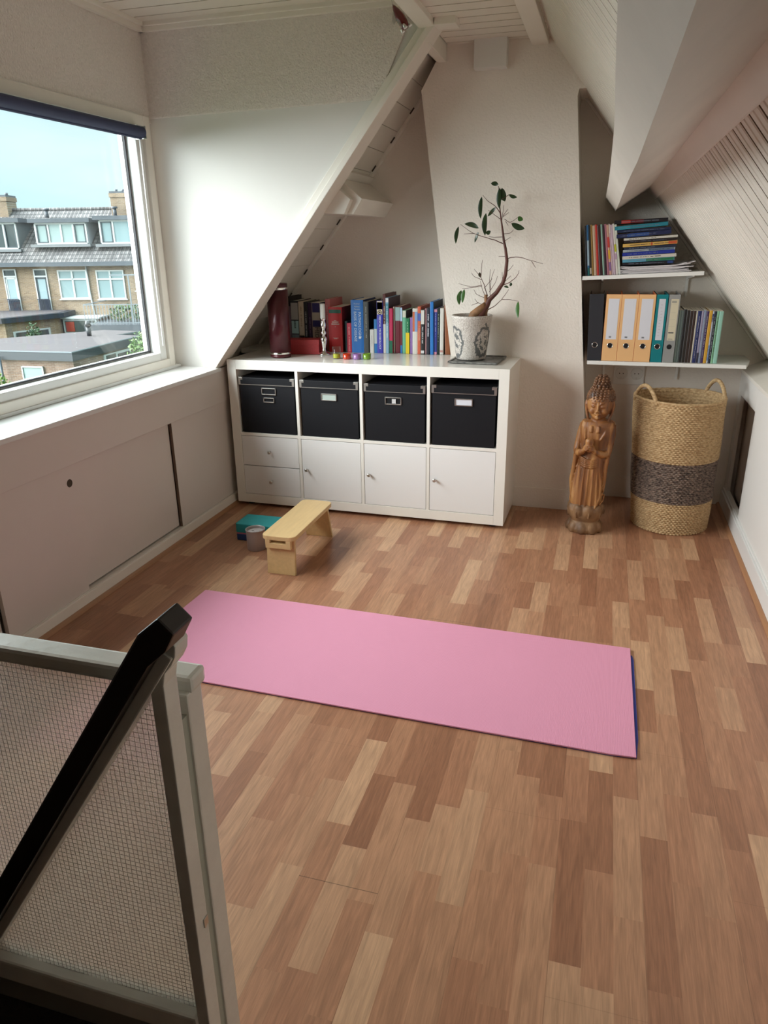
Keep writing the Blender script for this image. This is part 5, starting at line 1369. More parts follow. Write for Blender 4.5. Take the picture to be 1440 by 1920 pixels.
# ================================================================== CARVED WOODEN STATUE
stu = thing('wooden_statue', 'carved brown wooden standing figure holding a bowl, on the floor left of the basket', 'statue', (1.893, 0.085, 0), (0, 0, R(-9)))
def wood_statue_mat():
    mt, t, b = new_mat('carved suar wood')
    tcn = N(t, 'ShaderNodeTexCoord'); mpn = N(t, 'ShaderNodeMapping'); mpn.inputs['Scale'].default_value = (9, 9, 1.1)
    t.links.new(tcn.outputs['Object'], mpn.inputs[0])
    no = N(t, 'ShaderNodeTexNoise'); no.inputs['Scale'].default_value = 2.6; no.inputs['Detail'].default_value = 7; no.inputs['Distortion'].default_value = 1.2
    t.links.new(mpn.outputs[0], no.inputs['Vector'])
    rp = N(t, 'ShaderNodeValToRGB'); e = rp.color_ramp.elements
    e[0].position = 0.30; e[0].color = (0.075, 0.024, 0.007, 1); e[1].position = 0.72; e[1].color = (0.46, 0.235, 0.080, 1)
    q = e.new(0.5); q.color = (0.25, 0.095, 0.026, 1)
    t.links.new(no.outputs['Fac'], rp.inputs[0]); t.links.new(rp.outputs[0], b.inputs['Base Color'])
    b.inputs['Roughness'].default_value = 0.5
    n2 = N(t, 'ShaderNodeTexNoise'); n2.inputs['Scale'].default_value = 14; n2.inputs['Detail'].default_value = 5; t.links.new(mpn.outputs[0], n2.inputs['Vector'])
    bp = N(t, 'ShaderNodeBump'); bp.inputs['Strength'].default_value = 0.35; bp.inputs['Distance'].default_value = 0.003
    t.links.new(n2.outputs['Fac'], bp.inputs['Height']); t.links.new(bp.outputs[0], b.inputs['Normal'])
    return mt
M_ST = wood_statue_mat()
M_STD = mat('darkened carved wood', (0.20, 0.085, 0.032), 0.45, col2=(0.05, 0.018, 0.007), vscale=30, vary=.1, bump=(40, 0.4, 0.004))
M_STB = mat('weathered root wood', (0.30, 0.165, 0.075), 0.6, col2=(0.08, 0.035, 0.014), vscale=14, vary=.1, bump=(30, 0.5, 0.006), stretch=(1, 1, .5))
def loft(mbx, secs, n=40):
    """secs: (z, cx, cy, rx, ry, power)"""
    base = len(mbx.v)
    for (z_, cx_, cy_2, rx_, ry_, pw) in secs:
        for k in range(n):
            a = 2 * math.pi * k / n; c_, s_ = math.cos(a), math.sin(a)
            mbx.v.append(Vector((cx_ + rx_ * math.copysign(abs(c_) ** (2 / pw), c_), cy_2 + ry_ * math.copysign(abs(s_) ** (2 / pw), s_), z_)))
    for i in range(len(secs) - 1):
        for k in range(n):
            mbx.f.append([base + i * n + k, base + i * n + (k + 1) % n, base + (i + 1) * n + (k + 1) % n, base + (i + 1) * n + k]); mbx.sm.append(True)
    mbx.f.append([base + k for k in range(n)][::-1]); mbx.sm.append(True)
    mbx.f.append([base + (len(secs) - 1) * n + k for k in range(n)]); mbx.sm.append(True)
def remesh(o, vox, sm=2, fac=0.5):
    r_ = o.modifiers.new('carve', 'REMESH'); r_.mode = 'VOXEL'; r_.voxel_size = vox; r_.use_smooth_shade = True
    if sm:
        s_ = o.modifiers.new('soften', 'SMOOTH'); s_.iterations = sm; s_.factor = fac
sb = MB()
# robe and torso (front is -y)
loft(sb, [(0.085, -0.008, 0, 0.062, 0.055, 2.3), (0.12, -0.012, 0, 0.074, 0.058, 2.4), (0.16, -0.013, 0, 0.079, 0.060, 2.4), (0.20, -0.012, 0, 0.077, 0.059, 2.4), (0.26, -0.008, 0, 0.070, 0.056, 2.4), (0.32, -0.002, 0, 0.064, 0.053, 2.4),
          (0.36, 0.002, 0, 0.062, 0.052, 2.3), (0.40, 0.006, 0, 0.063, 0.051, 2.3), (0.45, 0.010, 0, 0.066, 0.050, 2.4), (0.50, 0.013, 0, 0.074, 0.050, 2.8), (0.540, 0.015, 0.002, 0.080, 0.047, 3.0), (0.560, 0.016, 0.003, 0.076, 0.040, 2.8), (0.568, 0.017, 0.005, 0.062, 0.033, 2.3), (0.572, 0.018, 0.005, 0.034, 0.030, 2)])
# neck
loft(sb, [(0.555, 0.016, -0.003, 0.034, 0.032, 2), (0.60, 0.016, -0.004, 0.031, 0.030, 2)])
# head
HXc, HYc, HZc = 0.018, -0.008, 0.640
loft(sb, [(0.575, HXc, -0.022, 0.014, 0.015, 2), (0.580, HXc, -0.020, 0.025, 0.025, 2), (0.590, HXc, -0.014, 0.037, 0.037, 2.1), (0.605, HXc, -0.010, 0.046, 0.045, 2.2), (0.625, HXc, -0.008, 0.053, 0.050, 2.3), (0.650, HXc, -0.007, 0.057, 0.053, 2.3), (0.672, HXc, -0.005, 0.058, 0.054, 2.3), (0.69, HXc, -0.003, 0.054, 0.051, 2.2), (0.705, HXc, 0, 0.044, 0.043, 2), (0.713, HXc, 0, 0.028, 0.028, 2)])
FY = -0.058          # face plane
# brow ridges, nose, lips, eyelids, cheeks, chin
for s_ in (-1, 1):
    sb.tube([(HXc + s_ * 0.006, FY - 0.004, 0.648), (HXc + s_ * 0.014, FY - 0.003, 0.6565), (HXc + s_ * 0.026, FY + 0.002, 0.6595), (HXc + s_ * 0.038, FY + 0.012, 0.655)], [0.0022, 0.0030, 0.0030, 0.002], n=8)
    sb.ball((HXc + s_ * 0.0215, FY + 0.0055, 0.6435), 0.0125, 0.0085, 0.0075)                        # closed eyeball
    sb.tube([(HXc + s_ * 0.009, FY + 0.001, 0.6415), (HXc + s_ * 0.0215, FY - 0.0038, 0.6385), (HXc + s_ * 0.034, FY + 0.006, 0.6425)], [0.0014, 0.0020, 0.0012], n=6)   # lid edge
    sb.ball((HXc + s_ * 0.026, FY + 0.013, 0.618), 0.016, 0.014, 0.016)                              # cheek
    sb.ball((HXc + s_ * 0.0068, FY - 0.0060, 0.6165), 0.0050, 0.0055, 0.0042)                        # nostril wing
    # long ear lobes
    sb.tube([(HXc + s_ * 0.058, -0.004, 0.662), (HXc + s_ * 0.062, -0.008, 0.640), (HXc + s_ * 0.059, -0.010, 0.612), (HXc + s_ * 0.052, -0.014, 0.585), (HXc + s_ * 0.047, -0.016, 0.570)], [0.009, 0.010, 0.007, 0.0075, 0.005], n=10)
sb.tube([(HXc, FY - 0.0025, 0.656), (HXc, FY - 0.0060, 0.640), (HXc, FY - 0.0110, 0.624), (HXc, FY - 0.0135, 0.6175)], [0.0032, 0.0038, 0.0050, 0.0058], n=10)
sb.tube([(HXc - 0.0155, FY + 0.0030, 0.6045), (HXc - 0.006, FY - 0.0040, 0.6068), (HXc, FY - 0.0050, 0.6055), (HXc + 0.006, FY - 0.0040, 0.6068), (HXc + 0.0155, FY + 0.0030, 0.6045)], [0.0012, 0.0026, 0.0026, 0.0026, 0.0012], n=8)
sb.tube([(HXc - 0.012, FY + 0.0028, 0.6010), (HXc, FY - 0.0036, 0.5985), (HXc + 0.012, FY + 0.0028, 0.6010)], [0.0014, 0.0034, 0.0014], n=8)
sb.ball((HXc, FY + 0.009, 0.586), 0.012, 0.011, 0.009)
sb.ball((HXc, FY + 0.0005, 0.668), 0.0036, 0.0025, 0.0036)      # forehead dot
# arms: shoulder, elbow, forearm forward to the bowl
for s_, ex in ((-1, -0.066), (1, 0.073)):
    sb.tube([(0.016 + s_ * 0.064, 0.004, 0.546), (0.012 + s_ * 0.070, 0.002, 0.500), (0.006 + s_ * 0.072, -0.004, 0.450), (0.002 + s_ * 0.071, -0.016, 0.415)], [0.020, 0.0215, 0.0200, 0.0200], n=14)
    sb.tube([(0.002 + s_ * 0.071, -0.014, 0.413), (0.000 + s_ * 0.056, -0.042, 0.408), (-0.002 + s_ * 0.036, -0.064, 0.420), (-0.004 + s_ * 0.022, -0.074, 0.432)], [0.0205, 0.0180, 0.0145, 0.0115], n=14)
    # hanging sleeve
    sb.tube([(0.002 + s_ * 0.072, -0.010, 0.410), (-0.004 + s_ * 0.074, -0.010, 0.340), (-0.010 + s_ * 0.076, -0.008, 0.260), (-0.012 + s_ * 0.073, -0.004, 0.190)], [0.016, 0.012, 0.013, 0.008], n=12)
# hands: palm plus four unequal fingers and a thumb wrapped round the bowl
for s_ in (-1, 1):
    sb.ball((-0.004 + s_ * 0.0195, -0.078, 0.440), 0.0085, 0.013, 0.0165)
    for j, (dz, ln2) in enumerate(((0.020, 0.017), (0.0135, 0.020), (0.007, 0.019), (0.001, 0.015))):
        sb.tube([(-0.004 + s_ * 0.0205, -0.084, 0.433 + dz), (-0.004 + s_ * 0.0165, -0.0945, 0.434 + dz), (-0.004 + s_ * (0.0200 - ln2), -0.0985, 0.435 + dz)], [0.0036, 0.0034, 0.0026], n=8)
    sb.tube([(-0.004 + s_ * 0.018, -0.072, 0.450), (-0.004 + s_ * 0.013, -0.080, 0.464), (-0.004 + s_ * 0.006, -0.086, 0.470)], [0.0046, 0.0040, 0.0030], n=8)
# bowl
loft(sb, [(0.425, -0.004, -0.078, 0.008, 0.008, 2), (0.430, -0.004, -0.078, 0.014, 0.013, 2), (0.450, -0.004, -0.078, 0.0175, 0.016, 2), (0.478, -0.004, -0.078, 0.0185, 0.017, 2.2), (0.490, -0.004, -0.077, 0.015, 0.014, 2)], 24)
# robe edges and folds
def ridge(pts, r_): sb.tube(pts, r_, n=8)
ridge([(-0.038, -0.030, 0.556), (-0.034, -0.0455, 0.520), (-0.030, -0.050, 0.480)], [0.004, 0.005, 0.004])
ridge([(0.068, -0.030, 0.550), (0.058, -0.046, 0.510), (0.040, -0.050, 0.478)], [0.004, 0.005, 0.004])
ridge([(-0.004, -0.047, 0.545), (-0.006, -0.050, 0.515)], [0.006, 0.008]); ridge([(0.030, -0.047, 0.545), (0.028, -0.050, 0.515)], [0.006, 0.008])
for j, (z_, dz) in enumerate(((0.382, 0.010), (0.373, 0.011), (0.364, 0.012), (0.354, 0.012), (0.344, 0.010))):       # sash
    ridge([(-0.046, -0.040, z_ + 0.006), (-0.020, -0.058, z_ - 0.001), (0.010, -0.058, z_ - dz * 0.4), (0.036, -0.044, z_ + 0.004)], 0.0042)
for x_a, x_b, zt2, zb3, yy2 in ((-0.040, -0.050, 0.335, 0.13, -0.052), (-0.022, -0.028, 0.335, 0.12, -0.060), (0.000, -0.004, 0.330, 0.115, -0.0605), (0.020, 0.022, 0.335, 0.13, -0.057), (0.038, 0.046, 0.335, 0.15, -0.048)):
    ridge([(x_a, yy2 + 0.006, zt2), ((x_a + x_b) / 2, yy2 + 0.001, (zt2 + zb3) / 2), (x_b, yy2, zb3)], [0.0028, 0.0042, 0.0052])
for z_, w_ in ((0.31, 0.052), (0.27, 0.058), (0.23, 0.066), (0.19, 0.070), (0.15, 0.073)):     # sleeve edge curves on the right side
    ridge([(w_ - 0.012, -0.036, z_), (w_ + 0.002, -0.020, z_ + 0.022), (w_ + 0.004, -0.004, z_ + 0.05)], 0.0035)
    ridge([(-w_ + 0.002, -0.036, z_), (-w_ - 0.012, -0.020, z_ + 0.018), (-w_ - 0.014, -0.002, z_ + 0.04)], 0.0035)
ridge([(0.045, -0.036, 0.34), (0.058, -0.034, 0.26), (0.058, -0.034, 0.19), (0.040, -0.052, 0.13)], [0.005, 0.007, 0.008, 0.006])
ridge([(-0.052, -0.030, 0.34), (-0.068, -0.032, 0.26), (-0.072, -0.038, 0.19), (-0.050, -0.052, 0.13)], [0.005, 0.007, 0.008, 0.006])
body = sb.build('robed_body', M_ST, stu, local=True, fix=False)
remesh(body, 0.0026, 2, 0.4)
# curled hair with topknot
hb = MB()
loft(hb, [(0.662, HXc, 0.004, 0.0625, 0.058, 2.3), (0.675, HXc, 0.004, 0.0650, 0.060, 2.3), (0.695, HXc, 0.004, 0.061, 0.057, 2.2), (0.714, HXc, 0.004, 0.050, 0.048, 2.1), (0.726, HXc, 0.004, 0.037, 0.036, 2), (0.745, HXc + 0.002, 0.004, 0.034, 0.033, 2), (0.762, HXc + 0.002, 0.004, 0.029, 0.028, 2), (0.774, HXc + 0.003, 0.004, 0.018, 0.018, 2), (0.780, HXc + 0.003, 0.004, 0.008, 0.008, 2)], 30)
rnd = random.Random(9)
for z_, r_, n_ in ((0.668, 0.0600, 24), (0.679, 0.0605, 24), (0.690, 0.0585, 22), (0.701, 0.054, 20), (0.712, 0.047, 18), (0.722, 0.040, 15), (0.733, 0.035, 13), (0.744, 0.0335, 13), (0.755, 0.031, 12), (0.766, 0.026, 10), (0.776, 0.016, 6)):
    for k in range(n_):
        a = 2 * math.pi * (k + 0.5 * (int(z_ * 1000) % 2)) / n_
        hb.ball((HXc + 0.001 + r_ * math.cos(a), 0.003 + r_ * 0.96 * math.sin(a), z_ + rnd.uniform(-.001, .001)), 0.0072, 0.0072, 0.0068, n=10, m_=6)
hair = hb.build('curled_hair', M_STD, stu, local=True, fix=False)
# lotus base: petals over a broken root foot
lb = MB()
loft(lb, [(0.0, -0.008, 0, 0.076, 0.072, 2.2), (0.02, -0.008, 0, 0.083, 0.078, 2.2), (0.045, -0.008, 0, 0.074, 0.070, 2.2), (0.060, -0.008, 0, 0.068, 0.064, 2.2), (0.085, -0.009, 0, 0.082, 0.072, 2.2), (0.115, -0.010, 0, 0.088, 0.074, 2.3), (0.140, -0.012, 0, 0.082, 0.066, 2.3), (0.155, -0.012, 0, 0.066, 0.056, 2.3)])
for k in range(9):
    a = 2 * math.pi * (k + 0.25) / 9
    dx, dy = math.cos(a), math.sin(a)
    T_ = Matrix.Rotation(a, 4, 'Z') @ Matrix.Rotation(R(14), 4, 'Y')
    lb.ball((-0.009 + dx * 0.070, dy * 0.060, 0.108), 0.020, 0.030, 0.040, M=T_, n=14, m_=10)
    a2 = a + math.pi / 9
    T2 = Matrix.Rotation(a2, 4, 'Z') @ Matrix.Rotation(R(-22), 4, 'Y')
    lb.ball((-0.009 + math.cos(a2) * 0.070, math.sin(a2) * 0.064, 0.028), 0.020, 0.026, 0.034, M=T2, n=14, m_=10)
    # petal veins
    lb.tube([(-0.009 + dx * 0.088, dy * 0.078, 0.078), (-0.009 + dx * 0.0945, dy * 0.0825, 0.106), (-0.010 + dx * 0.084, dy * 0.072, 0.140)], [0.002, 0.003, 0.0015], n=6)
base_ = lb.build('lotus_base', M_STB, stu, local=True, fix=False)
for v_ in base_.data.vertices:
    if v_.co.z < 0.0: v_.co.z = 0.0
remesh(base_, 0.003, 1, 0.4)
ms = base_.modifiers.new('seat', 'DISPLACE'); base_.modifiers.remove(ms)

# ================================================================== THE STREET OUTSIDE
RT = Vector((cy, -sy, 0)); FW = Vector((sy, cy, 0))
STREET = Matrix.Identity(4)
for i_ in range(3):
    STREET[i_][0], STREET[i_][1], STREET[i_][3] = RT[i_], FW[i_], (CAM.x, CAM.y, 0.0)[i_]
SROT = math.atan2(RT.y, RT.x)
def outside(name, label, cat, u, w_, z_, group=None):
    return thing(name, label, cat, STREET @ Vector((u, w_, z_)), (0, 0, SROT), group)
class OB(MB):      # street-frame coordinates relative to the thing's own base
    def __init__(self, u, w_, z_):
        super().__init__(); self.o = Vector((u, w_, z_))
    def put(self, name, material, par, bevel=0.0, fix=True):
        self.v = [v_ - self.o for v_ in self.v]
        return self.build(name, material, par, bevel, local=True, fix=fix)
GZ = -5.45
M_BRICK = brick_material('yellow brown brick', (0.28, 0.19, 0.115), (0.20, 0.13, 0.08), (0.30, 0.25, 0.19))
M_BRICK2 = brick_material('red brown brick', (0.24, 0.15, 0.105), (0.17, 0.105, 0.075), (0.27, 0.22, 0.18))
M_OWHITE = mat('outdoor white paint', (0.50, 0.51, 0.50), 0.5)
M_OGREY = mat('zinc edging', (0.075, 0.085, 0.10), 0.5, vary=0.2, vscale=1.2)
M_ODARK = mat('dark window frame', (0.05, 0.065, 0.075), 0.5)
M_PANE = mat('reflecting window pane', (0.22, 0.30, 0.31), 0.18, spec=0.6)
M_PANED = mat('dark window pane', (0.05, 0.06, 0.06), 0.15, spec=0.6)
M_ROOFF = mat('bitumen flat roof', (0.075, 0.062, 0.064), 0.9, vary=0.2, vscale=1.5, stretch=(0.4, 3, 1))
def tile_mat():
    mt, t, b = new_mat('grey pantiles')
    tcn = N(t, 'ShaderNodeTexCoord')
    s_ = N(t, 'ShaderNodeSeparateXYZ'); t.links.new(tcn.outputs['Object'], s_.inputs[0])
    u_ = math_node(t, 'FRACT', math_node(t, 'MULTIPLY', s_.outputs['X'], 4.6))
    v_ = math_node(t, 'FRACT', math_node(t, 'MULTIPLY', s_.outputs['Z'], 5.0))
    cell = N(t, 'ShaderNodeCombineXYZ')
    t.links.new(math_node(t, 'FLOOR', math_node(t, 'MULTIPLY', s_.outputs['X'], 4.6)), cell.inputs[0]); t.links.new(math_node(t, 'FLOOR', math_node(t, 'MULTIPLY', s_.outputs['Z'], 5.0)), cell.inputs[1])
    wn = N(t, 'ShaderNodeTexWhiteNoise', noise_dimensions='2D'); t.links.new(cell.outputs[0], wn.inputs['Vector'])
    rp = N(t, 'ShaderNodeValToRGB'); rp.color_ramp.elements[0].color = (0.085, 0.078, 0.078, 1); rp.color_ramp.elements[1].color = (0.20, 0.185, 0.18, 1)
    t.links.new(wn.outputs['Value'], rp.inputs[0])
    gap = math_node(t, 'MAXIMUM', math_node(t, 'LESS_THAN', u_, 0.22), math_node(t, 'LESS_THAN', v_, 0.20))
    mx = N(t, 'ShaderNodeMixRGB'); t.links.new(gap, mx.inputs[0]); t.links.new(rp.outputs[0], mx.inputs[1]); mx.inputs[2].default_value = (0.035, 0.034, 0.035, 1)
    t.links.new(mx.outputs[0], b.inputs['Base Color']); b.inputs['Roughness'].default_value = 0.8
    bp = N(t, 'ShaderNodeBump'); bp.inputs['Strength'].default_value = 0.4; bp.inputs['Distance'].default_value = 0.05
    t.links.new(math_node(t, 'SINE', math_node(t, 'MULTIPLY', u_, 6.283)), bp.inputs['Height']); t.links.new(bp.outputs[0], b.inputs['Normal'])
    return mt
M_TILES = tile_mat()

gnd = MB(); gnd.prism([(-60, -40), (-3.0, -40), (-3.0, 60), (-60, 60)], 2, GZ - 0.3, GZ)
gnd.build('garden_ground', mat('garden grass', (0.06, 0.10, 0.03), 0.95, vary=0.4, vscale=0.8), kind='structure')

D = 42.0
hs = outside('row_house', 'row of brown brick houses with grey tiled roof and white dormer windows across the gardens', 'house', -17, D, GZ)
def H(): return OB(-17, D, GZ)
H().box(-34, -2, D, D + 8, GZ, 0.62).put('brick_wall', M_BRICK, hs)
# pitched roof
rf = H(); rf.prism([(D - 0.35, 0.60), (D + 4.2, 3.42), (D + 8.6, 0.60)], 0, -34.3, -1.8)
rfo = rf.put('tiled_roof', M_TILES, hs)
rg = H(); rg.tube([(-34.3, D + 4.2, 3.44), (-1.8, D + 4.2, 3.44)], 0.10, n=8); rg.put('ridge_tiles', M_TILES, hs)
gt = H(); gt.box(-34.3, -1.8, D - 0.50, D - 0.30, 0.40, 0.62); gt.put('gutter', M_OGREY, hs)
H().tube([(-16.0, D - 0.06, 0.45), (-15.97, D - 0.06, -1.0), (-15.86, D - 0.06, -2.5), (-15.86, D - 0.06, GZ)], 0.045, n=8).put('downpipe', M_OWHITE, hs)
def sash(par, u0, u1, z0, z1, w_, cols, rows, pane=M_PANE, frame=M_OWHITE, fw_=0.07, blind=None):
    f_ = H()
    def bar(a, b2, c2, d2): f_.box(a, b2, w_ - 0.06, w_ + 0.05, c2, d2)
    bar(u0, u1, z0 - fw_, z0); bar(u0, u1, z1, z1 + fw_); bar(u0 - fw_, u0, z0 - fw_, z1 + fw_); bar(u1, u1 + fw_, z0 - fw_, z1 + fw_)
    for c_ in cols: bar(c_ - 0.045, c_ + 0.045, z0, z1)
    for r_ in rows: bar(u0, u1, r_ - 0.04, r_ + 0.04)
    f_.box(u0 - 0.14, u1 + 0.14, w_ - 0.12, w_, z0 - fw_ - 0.05, z0 - fw_)
    fo = f_.put('window', frame, par)
    H().box(u0, u1, w_ - 0.012, w_ + 0.02, z0, z1).put('window_pane', pane, fo)
    return fo
sash(hs, -17.53, -16.08, -1.24, 0.13, D, [-16.82], [-0.28])
sash(hs, -15.45, -14.07, -1.28, 0.10, D, [-14.76], [-0.30])
sash(hs, -13.35, -12.2, -0.85, 0.12, D, [-12.8], [-0.30])
def balcony_door(u0, u1, ztop, zbot, dark):
    fo = H()
    def bar(a, b2, c2, d2): fo.box(a, b2, D - 0.06, D + 0.05, c2, d2)
    bar(u0 - 0.06, u0, zbot, ztop + 0.06); bar(u1, u1 + 0.06, zbot, ztop + 0.06); bar(u0, u1, ztop, ztop + 0.06); bar(u0, u1, ztop - 0.36, ztop - 0.28)
    do = fo.put('balcony_door', M_OWHITE, hs)
    H().box(u0, u1, D - 0.012, D + 0.02, ztop - 0.28, ztop).put('transom_pane', M_PANED, do)
    lf = H()
    for a, b2, c2, d2 in ((u0, u0 + 0.09, zbot, ztop - 0.36), (u1 - 0.09, u1, zbot, ztop - 0.36), (u0, u1, zbot, zbot + 0.62), (u0, u1, ztop - 0.46, ztop - 0.36)):
        lf.box(a, b2, D - 0.03, D + 0.02, c2, d2)
    lf.put('door_leaf', M_ODARK if dark else M_OWHITE, do)
    H().box(u0 + 0.09, u1 - 0.09, D - 0.015, D + 0.02, zbot + 0.62, ztop - 0.46).put('door_pane', mat('pale door pane', (0.30, 0.38, 0.40), 0.2), do)
    ra = H()
    ra.box(u0 - 0.02, u1 + 0.02, D - 0.20, D - 0.17, zbot + 0.60, zbot + 0.635).box(u0 - 0.02, u1 + 0.02, D - 0.20, D - 0.17, zbot + 0.03, zbot + 0.06)
    k = u0
    while k < u1 + 0.02:
        ra.box(k, k + 0.018, D - 0.195, D - 0.175, zbot, zbot + 0.60); k += 0.085
    ra.box(u0, u1, D - 0.10, D - 0.06, zbot, zbot + 0.58)
    ra.put('railing', mat('black railing', (0.03, 0.035, 0.05), 0.5), hs)
balcony_door(-20.50, -19.90, 0.22, -1.90, False)
balcony_door(-18.84, -18.24, 0.21, -1.92, True)
balcony_door(-22.2, -21.6, 0.22, -1.90, True)
# dormers on the roof
def dormer(u0, u1, zb2, zt2, cheek, cols, darks, frame, pane):
    wz = D + 0.75
    d_ = H(); d_.box(u0 - 0.06, u1 + 0.06, wz + 0.05, wz + 3.0, zb2 - 0.2, zt2 + 0.06)
    do = d_.put('dormer', cheek, hs)
    H().box(u0 - 0.30, u1 + 0.30, wz - 0.22, wz + 3.4, zt2 + 0.06, zt2 + 0.27).put('dormer_roof', M_OGREY, do)
    f_ = H()
    for a, b2, c2, d2 in ((u0, u1, zb2 - 0.06, zb2 + 0.03), (u0, u1, zt2 - 0.03, zt2 + 0.05), (u0 - 0.05, u0 + 0.04, zb2, zt2), (u1 - 0.04, u1 + 0.05, zb2, zt2)): f_.box(a, b2, wz - 0.05, wz + 0.06, c2, d2)
    for c_ in cols: f_.box(c_ - 0.045, c_ + 0.045, wz - 0.05, wz + 0.06, zb2, zt2)
    f_.put('window', frame, do)
    H().box(u0, u1, wz - 0.01, wz + 0.055, zb2, zt2).put('window_pane', pane, do)
    for a, b2 in darks:
        q = H()
        for e0, e1, g0, g1 in ((a, b2, zb2 + 0.02, zb2 + 0.07), (a, b2, zt2 - 0.07, zt2 - 0.02), (a, a + 0.05, zb2 + 0.02, zt2 - 0.02), (b2 - 0.05, b2, zb2 + 0.02, zt2 - 0.02)): q.box(e0, e1, wz - 0.065, wz - 0.01, g0, g1)
        q.put('casement', M_ODARK, do)
    H().box(u0 - 0.25, u1 + 0.25, wz - 0.35, wz + 0.1, zb2 - 0.20, zb2 - 0.06).put('lead_apron', mat('weathered lead', (0.16, 0.165, 0.17), 0.6), do)
M_BLINDS = mat('window pane with pale blind', (0.27, 0.34, 0.33), 0.3)
k_ = (D + 0.75) / D
dormer(-18.40 * k_, -15.72 * k_, 1.58, 2.56, mat('white cheek cladding', (0.50, 0.51, 0.53), 0.6), [-18.40 * k_ + 0.68, -17.05 * k_, -15.72 * k_ - 0.68], [(-18.40 * k_ + .05, -18.40 * k_ + 0.62), (-15.72 * k_ - 0.62, -15.72 * k_ - .05)], M_OWHITE, M_BLINDS)
dormer(-22.0 * k_, -19.47 * k_, 1.36, 2.60, mat('slate grey cheek', (0.085, 0.11, 0.12), 0.6), [-20.1 * k_, -21.2 * k_], [(-20.05 * k_, -19.47 * k_ - .03)], M_OWHITE, M_PANED)
dormer(-14.95 * k_, -12.6 * k_, 1.56, 2.66, mat('slate grey cheek'), [-14.95 * k_ + 0.70, -13.35 * k_], [(-14.95 * k_ + .05, -14.95 * k_ + 0.64)], M_OWHITE, M_PANE)
def chimney(u0, u1, zb2, zt2):
    c_ = H(); c_.box(u0, u1, D + 3.6, D + 4.8, zb2, zt2 - 0.10).box(u0 - 0.05, u1 + 0.05, D + 3.55, D + 4.85, zt2 - 0.32, zt2 - 0.10)
    co = c_.put('chimney', M_BRICK, hs)
    H().box(u0 - 0.02, u1 + 0.02, D + 3.58, D + 4.82, zt2 - 0.10, zt2).put('chimney_cap', M_OGREY, co)
    p_ = H()
    for j in range(3): p_.cyl((u0 + 0.2 + j * (u1 - u0 - 0.4) / 2, D + 4.2, zt2), (u0 + 0.2 + j * (u1 - u0 - 0.4) / 2, D + 4.2, zt2 + 0.14), 0.09, n=10)
    p_.put('chimney_pots', M_OGREY, co)
kc = (D + 3.8) / D
def zsx(z_, k): return CAM.z + (z_ - CAM.z) * k
chimney(-14.15 * kc, -13.05 * kc, 2.5, zsx(4.08, kc)); chimney(-20.9 * kc, -19.62 * kc, 2.5, zsx(3.98, kc))
for uu, zz in ((-17.8, 2.95), (-14.15, 3.0), (-20.35, 1.45)):
    q = H(); q.cyl((uu * k_ * 1.05, D + 3.2, zz), (uu * k_ * 1.05, D + 3.2, zz + 0.42), 0.10, n=12).cyl((uu * k_ * 1.05, D + 3.2, zz + 0.40), (uu * k_ * 1.05, D + 3.2, zz + 0.50), 0.17, n=12)
    q.put('roof_vent', M_OGREY, hs)

# flat roofed extension at the back of the row
e1 = outside('flat_roof_extension', 'low brick extension with dark flat roof below the two narrow balcony doors', 'building', -20, 40, GZ)
def E1_(): return OB(-20, 40, GZ)
E1_().prism([(-26.0, 38.4), (-18.75, 37.5), (-17.2, 40.3), (-17.2, 41.98), (-26.0, 41.98)], 2, GZ, -2.15).put('brick_wall', M_BRICK, e1)
E1_().prism([(-26.2, 38.2), (-18.72, 37.2), (-16.88, 40.25), (-16.95, 41.98), (-26.2, 41.98)], 2, -2.15, -1.90).put('flat_roof', mat('dark roof edge', (0.025, 0.028, 0.036), 0.6), e1)
q = E1_(); q.prism([(-26.0, 38.4), (-18.80, 37.45), (-17.15, 40.25), (-17.2, 41.9), (-26.0, 41.9)], 2, -1.90, -1.885); q.put('roof_felt', M_ROOFF, e1)
f_ = E1_(); fo = f_.add([(-18.55, 37.80, -3.55), (-17.50, 39.70, -3.55), (-17.50, 39.70, -2.60), (-18.55, 37.80, -2.60), (-18.55, 37.86, -3.55), (-17.50, 39.76, -3.55), (-17.50, 39.76, -2.60), (-18.55, 37.86, -2.60)], [(0, 1, 2, 3), (7, 6, 5, 4), (0, 4, 5, 1), (1, 5, 6, 2), (2, 6, 7, 3), (3, 7, 4, 0)]).put('window', M_OWHITE, e1)
pq = E1_()
dv = Vector((1.05, 1.90, 0)); nn = Vector((1.90, -1.05, 0)).normalized() * 0.04
for a, b2 in ((0.06, 0.47), (0.53, 0.94)):
    for z0_, z1_ in ((-3.48, -3.10), (-3.02, -2.67)):
        p0 = Vector((-18.55, 37.80, 0)) + dv * a + nn; p1 = Vector((-18.55, 37.80, 0)) + dv * b2 + nn
        pq.add([(p0.x, p0.y, z0_), (p1.x, p1.y, z0_), (p1.x, p1.y, z1_), (p0.x, p0.y, z1_)], [(0, 1, 2, 3)])
pq.put('window_pane', M_PANED, fo)

